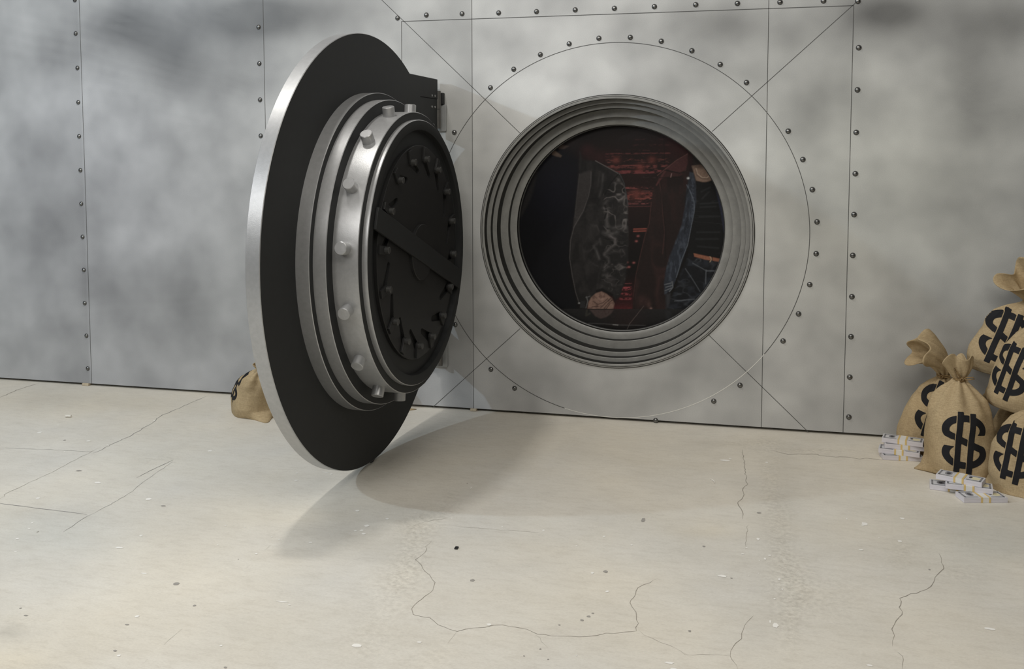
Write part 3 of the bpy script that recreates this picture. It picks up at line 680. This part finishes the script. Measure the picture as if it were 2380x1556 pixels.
# mechanism plate with its swirl of slots
def loc2(R, ang, h): a = math.radians(ang); return Vector((h, R*math.cos(a), DC[2]+R*math.sin(a)))
m = MB(); lathe_x(m, [(0.1955, 0.426), (0.2085, 0.426), (0.210, 0.4245)], [0, 0]); disc_cap(m, 0.210, 0.4245, 0); disc_cap(m, 0.1955, 0.426, 0, flip=True)
plate = m.build('mechanism_plate', [M_PLATE], DOOR)
bmp = bmesh.new(); bmp.from_mesh(plate.data); bmesh.ops.remove_doubles(bmp, verts=bmp.verts, dist=1e-5); bmesh.ops.recalc_face_normals(bmp, faces=bmp.faces); bmp.to_mesh(plate.data); bmp.free()
cut = MB()
angs = [15.5+22.5*k for k in range(16)]
for a in angs:
    p0 = loc2(0.372, a-1.0, 0); p1 = loc2(0.322, a-13.0, 0)
    dr = (p1-p0).normalized(); nr = Vector((1, 0, 0)).cross(dr); pts = []
    for k in range(9):
        t = -PI/2+PI*k/8; pts.append(p1+(dr*math.cos(t)+nr*math.sin(t))*0.012)
    for k in range(9):
        t = PI/2+PI*k/8; pts.append(p0+(dr*math.cos(t)+nr*math.sin(t))*0.019)
    n = len(pts)
    vs = [(0.1985, q.y, q.z) for q in pts]+[(0.22, q.y, q.z) for q in pts]
    cut.add(vs, [tuple(range(n))[::-1], tuple(range(n, 2*n))]+[(i, (i+1) % n, n+(i+1) % n, n+i) for i in range(n)])
co_ = cut.build('slot_cutter', [M_VOID], DOOR)
bo = plate.modifiers.new('slots', 'BOOLEAN'); bo.operation = 'DIFFERENCE'; bo.solver = 'EXACT'; bo.object = co_
try: bo.material_mode = 'TRANSFER'
except Exception: pass
dg = bpy.context.evaluated_depsgraph_get()
nm = bpy.data.meshes.new_from_object(plate.evaluated_get(dg))
plate.modifiers.clear(); plate.data = nm
bpy.data.objects.remove(co_)
# radial levers and knobs, one behind each locking bolt
def cyl(mb, p, axis, r, L, n=28, ch=0.0018, mi=0):
    ax = axis.normalized(); x = ax.orthogonal().normalized(); y = ax.cross(x); bb = len(mb.v)
    for h, rr in ((0, r), (L-ch, r), (L, r-ch)):
        for i in range(n):
            a = 2*PI*i/n; mb.v.append(tuple(p+ax*h+(x*math.cos(a)+y*math.sin(a))*rr))
    for j in range(2):
        for i in range(n):
            i2 = (i+1) % n; mb.f.append((bb+j*n+i, bb+j*n+i2, bb+(j+1)*n+i2, bb+(j+1)*n+i)); mb.m.append(mi)
    mb.f.append(tuple(bb+2*n+i for i in range(n))); mb.m.append(mi)
    mb.f.append(tuple(bb+i for i in range(n))[::-1]); mb.m.append(mi)
for k, a in enumerate(angs):
    ra = math.radians(a); rad = Vector((0, math.cos(ra), math.sin(ra))); tn = Vector((0, -math.sin(ra), math.cos(ra)))
    C0 = Vector((0, 0, DC[2])); mb = MB(); pts = []
    for q in range(9):
        t = PI/2+PI*q/8; pts.append(C0+rad*0.372+(rad*math.cos(t)+tn*math.sin(t))*0.0155)
    pts += [C0+rad*0.421-tn*0.0155, C0+rad*0.421+tn*0.0155]
    n = len(pts)
    vs = [(0.2098, q.y, q.z) for q in pts]+[(0.2195, q.y, q.z) for q in pts]
    mb.add(vs, [tuple(range(n))[::-1], tuple(range(n, 2*n))]+[(i, (i+1) % n, n+(i+1) % n, n+i) for i in range(n)])
    lv = mb.build('locking_lever', [M_PLATE], DOOR, None, 0.0015)
    kb = MB(); cyl(kb, C0+rad*0.373+Vector((0.2195, 0, 0)), Vector((1, 0, 0)), 0.0125, 0.017); kb.build('lever_knob', [M_GUN], lv, 40)
    pb = MB(); cyl(pb, C0+rad*0.552+Vector((0.146, 0, 0)), rad, 0.0232, 0.041, 36, 0.002); pb.build('locking_bolt', [M_SILVER], DOOR, 40)
m = MB(); lathe_x(m, [(0.209, 0.112), (0.221, 0.112), (0.2225, 0.1105)], [0, 0]); disc_cap(m, 0.2225, 0.1105, 0); m.build('pivot_disc', [M_PLATE], DOOR, 35)
# diagonal bar across the face
mb = MB(); a = math.radians(159.8); du = Vector((0, math.cos(a), math.sin(a))); dv = Vector((0, -math.sin(a), math.cos(a))); C0 = Vector((0, 0, DC[2])); pts = []
w = 0.041; e = math.degrees(math.asin(w/0.487))
for q in range(7): t = math.radians(-e+2*e*q/6); pts.append(C0+(du*math.cos(t)+dv*math.sin(t))*0.487)
for q in range(7): t = math.radians(180-e+2*e*q/6); pts.append(C0+(du*math.cos(t)+dv*math.sin(t))*0.487)
n = len(pts)
mb.add([(0.2165, q.y, q.z) for q in pts]+[(0.2275, q.y, q.z) for q in pts], [tuple(range(n))[::-1], tuple(range(n, 2*n))]+[(i, (i+1) % n, n+(i+1) % n, n+i) for i in range(n)])
mb.build('crossbar', [M_BLACK], DOOR, None, 0.002)
# hinge arms bolted to the rim, and a small black glide under the disc
for zo in (0.0, -1.169):
    mb = MB()
    if zo == 0: mb.box((-0.046, 0.38, 1.540), (-0.009, 0.826, 1.635)); mb.box((-0.040, 0.50, 1.370), (-0.012, 0.826, 1.540))
    else: mb.box((-0.040, 0.60, 0.2750), (-0.012, 0.826, 0.4200))
    arm = mb.build('hinge_arm', [M_BLACK], DOOR, None, 0.003)
    for yy, zz in ((0.745, 1.553), (0.785, 1.553), (0.745, 1.500), (0.785, 1.500)):
        bb = MB(); cyl(bb, Vector((-0.014, yy, zz+zo)), Vector((1, 0, 0)), 0.0055, 0.007, 16, 0.001); bb.build('bolt_head', [M_BRIGHT], arm, 40)
mb = MB(); mb.tube([(-0.02, -0.004, 0.024), (-0.02, 0.012, 0.006), (-0.02, 0.034, 0.004), (-0.02, 0.052, 0.010), (-0.02, 0.060, 0.024)], 0.004, 10)
mb.build('floor_glide', [M_BLACK], DOOR, 60)

# hinges fixed to the wall
for zo, lab in ((0.0, 'upper steel barrel hinge on the wall beside the open vault door'), (-1.169, 'lower steel barrel hinge near the foot of the wall, behind the vault door')):
    H = empty('door_hinge', (-0.853, 0, 1.45+zo)); tag(H, lab, 'hinge', 'hinges of the vault door')
    mb = MB(); mb.box((-0.060, -0.016, -0.064), (0.034, 0.0, 0.064)); mb.build('wall_plate', [M_HPLATE], H, None, 0.002)
    mb = MB(); cyl(mb, Vector((0, -0.040, -0.052)), Vector((0, 0, 1)), 0.0165, 0.093, 32); cyl(mb, Vector((0, -0.040, 0.0425)), Vector((0, 0, 1)), 0.0160, 0.088, 32); mb.build('barrel', [M_HINGE], H, 40)
    mb = MB(); mb.box((0.004, -0.030, 0.066), (0.024, 0.0, 0.122)); mb.build('leaf_block', [M_BLACK], H, None, 0.003)
    mb = MB(); mb.box((-0.022, -0.052, 0.050), (-0.010, -0.020, 0.175)); mb.build('door_leaf', [M_HINGE], H, None, 0.002)
    mb = MB(); mb.box((-0.034, -0.024, -0.062), (-0.014, -0.0, -0.030)); mb.build('bracket', [M_HPLATE], H, None, 0.002)

# ------------------------------------------------------------------ burlap money bags
M_BURLAP = mat('burlap', (0.45, 0.352, 0.222), 0.9, 0, 0.12, 0.12, 9, 0.35, 420)
multiply_noise(M_BURLAP, 60, (0.84, 0.82, 0.78), (1.10, 1.10, 1.08), stretch=((1, 1, 9), (0, 0, 0)), detail=3)
multiply_noise(M_BURLAP, 60, (0.88, 0.86, 0.82), (1.08, 1.08, 1.06), stretch=((7, 7, 1), (0, 0, 0)), detail=3)
M_INK = mat('black_stencil_ink', (0.012, 0.012, 0.014), 0.75, 0, 0.25, 0.15, 120)
M_CORD = mat('jute_cord', (0.26, 0.175, 0.085), 0.9, 0, 0.1, 0.2, 200)

def dollar_field(U, V):
    """stencil dollar sign, an S with two through bars: negative inside; U,V in units of the S height"""
    pts = []
    for t in np.linspace(-30, 203, 60): pts.append((0.330*math.cos(math.radians(t)), 0.215+0.225*math.sin(math.radians(t))))
    for t in np.linspace(23, -222, 60): pts.append((0.012+0.335*math.cos(math.radians(t)), -0.225+0.225*math.sin(math.radians(t))))
    dS = np.full(U.shape, 9.0)
    for (ax, ay), (bx, by) in zip(pts[:-1], pts[1:]):
        vx, vy = bx-ax, by-ay; t = np.clip(((U-ax)*vx+(V-ay)*vy)/(vx*vx+vy*vy+1e-12), 0, 1)
        dS = np.minimum(dS, np.hypot(U-ax-t*vx, V-ay-t*vy))
    sh = V*0.05
    f = dS-0.062
    f = np.where((U > 0.18) & (V > 0), np.maximum(f, 0.13-V), f)          # flat cut ends of the S
    f = np.where((U < -0.18) & (V < 0.02), np.maximum(f, V+0.10), f)
    for ub in (-0.105, 0.125):
        f = np.maximum(f, 0.008-np.abs(U-ub-sh+0.062))
    for ub in (-0.105, 0.125):
        f = np.minimum(f, np.maximum(np.abs(U-ub-sh)-0.053, np.maximum(V-0.56+0.03*(ub > 0), -V-0.585-0.05*(ub > 0))))
    return f

def bag(loc, rot, Wd, Dp, Hn, seed, label, group, flare, dollar=None, lean=(0.0, 0.0), ear=0.16, prof=None, cord=True, sag=0.0):
    R = random.Random(seed)
    root = empty('money_bag', loc, rot); tag(root, label, 'bag', group)
    NT, NH = 112, 64
    prof = prof or [(0, 0.97), (0.12, 1.0), (0.3, 0.98), (0.5, 0.92), (0.66, 0.82), (0.8, 0.65), (0.89, 0.44), (0.955, 0.24), (1, 0.155)]
    ps = [p[0] for p in prof]; pr = [p[1] for p in prof]
    off = Vector((seed*3.7, seed*1.9, seed*0.7))
    f1, f2 = R.uniform(0, 6), R.uniform(0, 6)
    vs = []
    def ring_pt(s, th):
        r = np.interp(s, ps, pr)
        c, sn = math.cos(th), math.sin(th)
        e = 0.72+0.28*min(1, s/0.75)
        x = Wd/2*r*math.copysign(abs(c)**e, c); y = Dp/2*r*math.copysign(abs(sn)**e, sn)
        low = max(0, 1-s/0.16)
        x += math.copysign(Wd*ear*low**1.6*abs(c)**10, c)              # seam corners at the foot
        y *= 1-0.55*low**1.2*abs(c)**4
        k = max(0, (s-0.55)/0.45)
        pl = 1+k*0.16*math.cos(9*th+f1+3*s)*0.8+k*0.10*math.cos(5*th+f2)
        x *= pl; y *= pl
        z = Hn*s
        if s < 0.08: z = Hn*s*0.55*(1+0.3*abs(c))
        q = Vector((x, y, z))
        nz = noise.noise(q*5.0+off)*0.026+noise.noise(q*11+off)*0.009+noise.noise(Vector((q.x*26, q.y*26, q.z*9))+off)*0.0035
        amp = min(1, s*6)*(1-0.5*k)
        dirv = Vector((c, sn*0.9, 0))
        q += dirv*nz*amp*(Wd/0.3)
        q.x += lean[0]*s*s; q.y += lean[1]*s*s
        q.z = max(q.z+(noise.noise(q*6+off*2)*0.012-sag*math.sin(PI*min(1, s)))*min(1, s*4), 0.0)
        return q
    for j in range(NH+1):
        for i in range(NT): vs.append(ring_pt(j/NH, 2*PI*i/NT))
    fs = [(j*NT+i, j*NT+(i+1) % NT, (j+1)*NT+(i+1) % NT, (j+1)*NT+i) for j in range(NH) for i in range(NT)]
    fs.append(tuple(range(NT))[::-1]); fs.append(tuple(NH*NT+i for i in range(NT)))
    mesh('body', vs, fs, M_BURLAP, root, None, 180)
    neck = Vector((lean[0], lean[1], max(v.z for v in vs[-NT:])-0.004)); rn = Wd/2*0.155
    # gathered mouth above the tie
    L, rf, bend, ddir, flat = flare
    NU, NV = 96, 26; fvv = []
    dd = Vector((math.cos(ddir), math.sin(ddir), 0)); side = Vector((-math.sin(ddir), math.cos(ddir), 0))
    for j in range(NV+1):
        t = j/NV
        ang = bend*(t**0.8)
        # the centre line bends over towards ddir
        cpos = Vector((0, 0, 0))
        for q in range(12):
            tt = t*(q+0.5)/12; aa = bend*(tt**0.8); cpos += (Vector((0, 0, 1))*math.cos(aa)+dd*math.sin(aa))*(L*t/12)
        axis_out = dd*math.cos(ang)-Vector((0, 0, 1))*math.sin(ang)
        r = rn*0.95+(rf-rn)*(t**0.75)
        for i in range(NU):
            th = 2*PI*i/NU
            ruff = 1+0.22*t*math.cos(3*th+f1)+0.13*t*math.cos(5*th+f2)+0.16*(1-t)*math.cos(9*th+f1)
            a1 = r*ruff*math.cos(th); a2 = r*ruff*math.sin(th)
            p = neck+cpos+axis_out*a1*flat+side*a2
            p += (Vector((0, 0, 1))*math.cos(ang)+dd*math.sin(ang))*(0.16*L*t*math.cos(4*th+f2)+0.10*L*t*math.cos(2*th+f1))
            p += Vector((noise.noise(p*14+off), noise.noise(p*14+off*2), noise.noise(p*14+off*3)))*0.012*t
            fvv.append(p)
    ffs = [(j*NU+i, j*NU+(i+1) % NU, (j+1)*NU+(i+1) % NU, (j+1)*NU+i) for j in range(NV) for i in range(NU)]
    fo = mesh('gathered_mouth', fvv, ffs, M_BURLAP, root, None, 180)
    so = fo.modifiers.new('cloth', 'SOLIDIFY'); so.thickness = 0.0028; so.offset = 0
    if cord:
        mb = MB()
        for kk in range(3):
            mb.tube([(neck.x+rn*1.12*math.cos(a), neck.y+rn*1.12*math.sin(a), neck.z-0.004+0.005*kk+0.003*math.cos(2*a+kk)) for a in [2*PI*q/28 for q in range(29)]], 0.0028, 7)
        k0 = Vector((neck.x, neck.y-rn*1.2, neck.z))
        mb.tube([k0+Vector((0.006*math.cos(q*1.3), -0.004+0.004*math.sin(q*2.1), 0.006*math.sin(q*1.3))) for q in range(8)], 0.0032, 7)
        mb.tube([k0, k0+Vector((-0.012, -0.012, 0.022)), k0+Vector((-0.024, -0.012, 0.042)), k0+Vector((-0.030, -0.010, 0.046)), k0+Vector((-0.020, -0.012, 0.026)), k0], 0.002, 6)
        mb.tube([k0, k0+Vector((0.016, -0.012, 0.010)), k0+Vector((0.040, -0.012, 0.012)), k0+Vector((0.046, -0.010, 0.006)), k0+Vector((0.024, -0.012, 0.002)), k0], 0.002, 6)
        mb.build('tie_cord', [M_CORD], root, 180)
    if dollar:
        uc, vc, size, roll, viewdir = dollar
        bv = BVHTree.FromPolygons([tuple(q) for q in vs], fs)
        nU, nV = 84, 110
        U = np.linspace(-0.5, 0.5, nU+1); V = np.linspace(-0.68, 0.62, nV+1)
        UU, VV = np.meshgrid(U, V); FF = dollar_field(UU, VV)
        cr, sr = math.cos(roll), math.sin(roll)
        fd = Vector((math.sin(viewdir), math.cos(viewdir), 0)); rt = Vector((fd.y, -fd.x, 0))
        idx = {}; dv_, df_ = [], []
        def vert(a, c):
            key = (round(a, 5), round(c, 5))
            if key in idx: return idx[key]
            a *= size; c *= size
            x = uc+a*cr+c*sr; z = vc-a*sr+c*cr
            hit, nrm, fi, ds = bv.ray_cast(rt*x-fd*1.0+Vector((lean[0]*0.3, lean[1]*0.3, z)), fd)
            if hit is None: idx[key] = None; return None
            if nrm.dot(fd) > 0: nrm = -nrm
            dv_.append(hit+nrm*0.0012); idx[key] = len(dv_)-1
            return idx[key]
        for j in range(nV):
            for i in range(nU):
                cs = [(i, j), (i+1, j), (i+1, j+1), (i, j+1)]
                fvl = [FF[b_, a_] for a_, b_ in cs]
                if min(fvl) >= 0: continue
                pl = []
                for k in range(4):
                    (a0, b0), (a1, b1) = cs[k], cs[(k+1) % 4]; f0, f1 = fvl[k], fvl[(k+1) % 4]
                    if f0 < 0: pl.append((U[a0], V[b0]))
                    if (f0 < 0) != (f1 < 0):
                        t = f0/(f0-f1); pl.append((U[a0]+(U[a1]-U[a0])*t, V[b0]+(V[b1]-V[b0])*t))
                q = [vert(*w_) for w_ in pl]
                q = [w_ for n_, w_ in enumerate(q) if w_ is None or w_ != q[n_-1]]
                if None not in q and len(set(q)) >= 3 and len(set(q)) == len(q): df_.append(q)
        if df_:
            s_ = mesh('dollar_sign', dv_, df_, M_INK, root, None, 180); s_['label'] = 'black stencilled dollar sign'
    return root
GB = 'burlap money bags against the wall at the right'
R_ = math.radians
bag((1.462, -0.395, 0), (R_(-4), 0, R_(4)), 0.272, 0.22, 0.372, 3, 'burlap bag with a full dollar sign and tied neck, standing in front of the heap', GB,
    (0.080, 0.070, 0.25, R_(120), 0.55), (-0.012, 0.140, 0.205, R_(2), 0), (-0.005, 0.0))
bag((1.668, -0.585, 0), (0, 0, R_(-28)), 0.28, 0.20, 0.335, 5, 'burlap bag cut by the right edge of the picture, lowest and nearest of the heap', GB,
    (0.09, 0.07, 0.5, R_(20), 0.6), (-0.050, 0.165, 0.190, R_(5), 0), (0.04, 0.0), prof=[(0, 0.98), (0.2, 1.0), (0.5, 0.99), (0.7, 0.93), (0.82, 0.78), (0.9, 0.54), (0.96, 0.27), (1, 0.155)])
bag((1.405, -0.140, 0), (R_(4), R_(3), R_(-22)), 0.28, 0.18, 0.345, 7, 'burlap bag against the wall with a wide mouth flopping left above the front bag', GB,
    (0.165, 0.092, 1.4, R_(212), 0.75), (0.015, 0.205, 0.205, R_(8), 0), (0.02, 0.0), 0.20)
bag((1.740, -0.22, 0), (0, 0, R_(10)), 0.27, 0.19, 0.27, 11, 'burlap bag at the bottom of the heap, almost hidden between the others', GB,
    (0.02, 0.04, 1.2, R_(80), 0.6), (-0.02, 0.13, 0.17, R_(4), 0), (0.0, 0.03), 0.1)
bag((1.720, -0.115, 0.345), (R_(2), R_(6), R_(-8)), 0.35, 0.19, 0.325, 13, 'burlap bag on top of the heap with its mouth folded down, leaning on the wall', GB,
    (0.13, 0.10, 1.0, R_(215), 0.8), (-0.075, 0.165, 0.205, R_(12), 0), (0.02, 0.0), 0.04)
bag((1.705, -0.375, 0.272), (R_(5), R_(5), R_(-38)), 0.32, 0.21, 0.36, 17, 'burlap bag lying on the front bags, its dollar sign overlapping the one behind', GB,
    (0.08, 0.06, 0.4, R_(60), 0.6), (-0.055, 0.165, 0.19, R_(8), 0), (0.05, 0.0), 0.06)
bag((-1.735, -0.255, 0), (0, 0, R_(-50)), 0.28, 0.24, 0.245, 19, 'burlap bag standing behind the left edge of the open vault door', 'burlap bags behind the vault door',
    (0.03, 0.04, 0.3, 0, 0.6), (-0.01, 0.160, 0.155, R_(20), 0), (0.14, 0.0), 0.34, cord=False)
bag((-1.225, -0.14, 0), (0, 0, R_(22)), 0.30, 0.20, 0.30, 23, 'burlap bag hidden behind the vault door, one corner showing at its lower right', 'burlap bags behind the vault door',
    (0.07, 0.05, 0.3, 0, 0.6), None, (-0.09, 0.0), 0.42)

# ------------------------------------------------------------------ banded cash
M_NOTE = mat('banknote_paper', (0.60, 0.60, 0.62), 0.6, var=0.06, vscale=300)
M_EDGE = mat('note_edges', (0.66, 0.64, 0.68), 0.7, var=0.16, vscale=900, stretch=(0.02, 0.02, 1))
M_NGREY = mat('note_print_grey', (0.23, 0.23, 0.245), 0.6)
M_NDARK = mat('note_print_dark', (0.05, 0.05, 0.06), 0.6)
M_NGOLD = mat('note_print_cream', (0.72, 0.66, 0.44), 0.6)
M_BAND = mat('band_paper', (0.74, 0.73, 0.70), 0.55)
M_BANDY = mat('band_stripe', (0.68, 0.50, 0.20), 0.55)
L_, W_, T_ = 0.160, 0.068, 0.0185
def make_bundle():
    root = empty('cash_bundle', (0, 0, 0))
    mb = MB(); mb.box((-L_/2, -W_/2, 0), (L_/2, W_/2, T_)); mb.m = [1, 0, 1, 1, 1, 1]
    z = T_+0.0003
    def rect(x0, x1, y0, y1, mi, zz=0.0): mb.add([(x0, y0, z+zz), (x1, y0, z+zz), (x1, y1, z+zz), (x0, y1, z+zz)], [(0, 1, 2, 3)], mi)
    def oval(x, y, rx, ry, mi, zz): mb.add([(x+rx*math.cos(2*PI*k/18), y+ry*math.sin(2*PI*k/18), z+zz) for k in range(18)], [tuple(range(18))], mi)
    for x0_, x1_ in ((-L_/2+0.006, -0.024), (0.024, L_/2-0.006)):
        rect(x0_, x1_, -W_/2+0.006, -W_/2+0.013, 2); rect(x0_, x1_, W_/2-0.013, W_/2-0.006, 2)
    rect(-L_/2+0.005, -L_/2+0.012, -W_/2+0.008, W_/2-0.008, 2); rect(L_/2-0.012, L_/2-0.005, -W_/2+0.008, W_/2-0.008, 2)
    oval(-0.043, 0.004, 0.013, 0.019, 2, 0.0001); oval(-0.043, 0.004, 0.007, 0.011, 3, 0.0002)
    oval(0.052, 0.0, 0.016, 0.017, 4, 0.0001); oval(0.034, 0.006, 0.006, 0.010, 3, 0.0002)
    mb.build('note_block', [M_NOTE, M_EDGE, M_NGREY, M_NDARK, M_NGOLD], root)
    bb = MB(); g = 0.0008
    def loop(xa, xb, gg, mi):
        y0, y1, za, zb = -W_/2-gg, W_/2+gg, 0.0, T_+gg
        bb.add([(xa,y0,za),(xb,y0,za),(xb,y0,zb),(xa,y0,zb),(xa,y1,za),(xb,y1,za),(xb,y1,zb),(xa,y1,zb)], [(0,1,2,3),(3,2,6,7),(7,6,5,4),(0,3,7,4),(2,1,5,6)], mi)
    loop(-0.018, 0.018, g, 0); loop(-0.018, -0.011, g*1.4, 1); loop(0.011, 0.018, g*1.4, 1)
    mb2 = bb.build('paper_band', [M_BAND, M_BANDY], root)
    return root
proto = make_bundle(); kids = list(proto.children)
TT = T_+0.0013
spots = [  # x, y, layer, yaw, label
    (1.388, -0.632, 0, -9, 'cash bundle lying flat on the floor, bottom left of the nearer pile'),
    (1.468, -0.722, 0, 14, 'cash bundle slanting towards us, bottom right of the nearer pile'),
    (1.436, -0.668, 1, -10, 'cash bundle in the middle of the nearer pile, its end sticking out right'),
    (1.412, -0.645, 2, -24, 'topmost cash bundle of the nearer pile, in front of the tied bag'),
    (1.256, -0.284, 0, 6, 'cash bundle lying on the floor under the farther pile, beside the tied bag'),
    (1.250, -0.278, 1, -12, 'cash bundle second from the floor in the farther pile'),
    (1.272, -0.262, 2, -4, 'cash bundle third from the floor in the farther pile'),
    (1.266, -0.258, 3, -14, 'topmost cash bundle of the farther pile, by the wall bag'),
]
for i, (x, y, ly, yw, lab) in enumerate(spots):
    if i == 0: o = proto
    else:
        o = proto.copy(); COL.objects.link(o)
        for c in kids:
            k = c.copy(); COL.objects.link(k); k.parent = o
    o.location = (x, y, 0.0009+ly*TT); o.rotation_euler = (0, 0, R_(yw))
    tag(o, lab, 'cash bundle', 'banded cash bundles on the floor')

# ------------------------------------------------------------------ small things on the floor
M_WOOD = mat('raw_wood', (0.52, 0.44, 0.32), 0.8, var=0.15, vscale=90)
for (px, py, l, lab) in [(196, 898, 0.040, 'thin wooden shim wedged under the wall at the far left'), (1101, 955.5, 0.030, 'thin wooden shim wedged under the wall right of the vault door')]:
    c = at_floor(px, py); mb = MB(); mb.box((-l/2, -0.010, 0), (l/2, 0.05, 0.0118)); o = mb.build('shim', [M_WOOD], None, None, 0.001); o.location = (c[0], 0.0, 0.0009); tag(o, lab, 'shim')
M_SCRAP = mat('pale_scrap', (0.70, 0.67, 0.60), 0.6)
c = at_floor(159, 971); mb = MB(); mb.tube([(-0.014, 0, 0.006), (0.0, 0.002, 0.0065), (0.014, 0, 0.006)], 0.006, 12); o = mb.build('plaster_scrap', [M_SCRAP], None, 60); o.location = (c[0], c[1], 0.0005); o.rotation_euler = (0, 0, 0.15); tag(o, 'small pale plaster scrap on the floor below the left wall rivets', 'scrap')
c = at_floor(1656, 1120); mb = MB(); mb.tube([(-0.009, 0.022, 0.002), (0.0, 0.010, 0.003), (0.006, -0.006, 0.003), (0.008, -0.024, 0.002)], [0.0012, 0.0022, 0.0022, 0.001], 8); o = mb.build('paper_curl', [M_FLECK], None, 60); o.location = (c[0], c[1], 0.0005); tag(o, 'thin curled white paper strip on the floor right of centre', 'scrap')
c = at_floor(1061, 1276); mb = MB(); mb.box((-0.0055, -0.008, 0), (0.0055, 0.008, 0.004)); o = mb.build('rubber_crumb', [M_BLACK], None, None, 0.001); o.location = (c[0], c[1], 0.0008); tag(o, 'tiny black rubber crumb alone on the floor in front of the vault door', 'scrap')
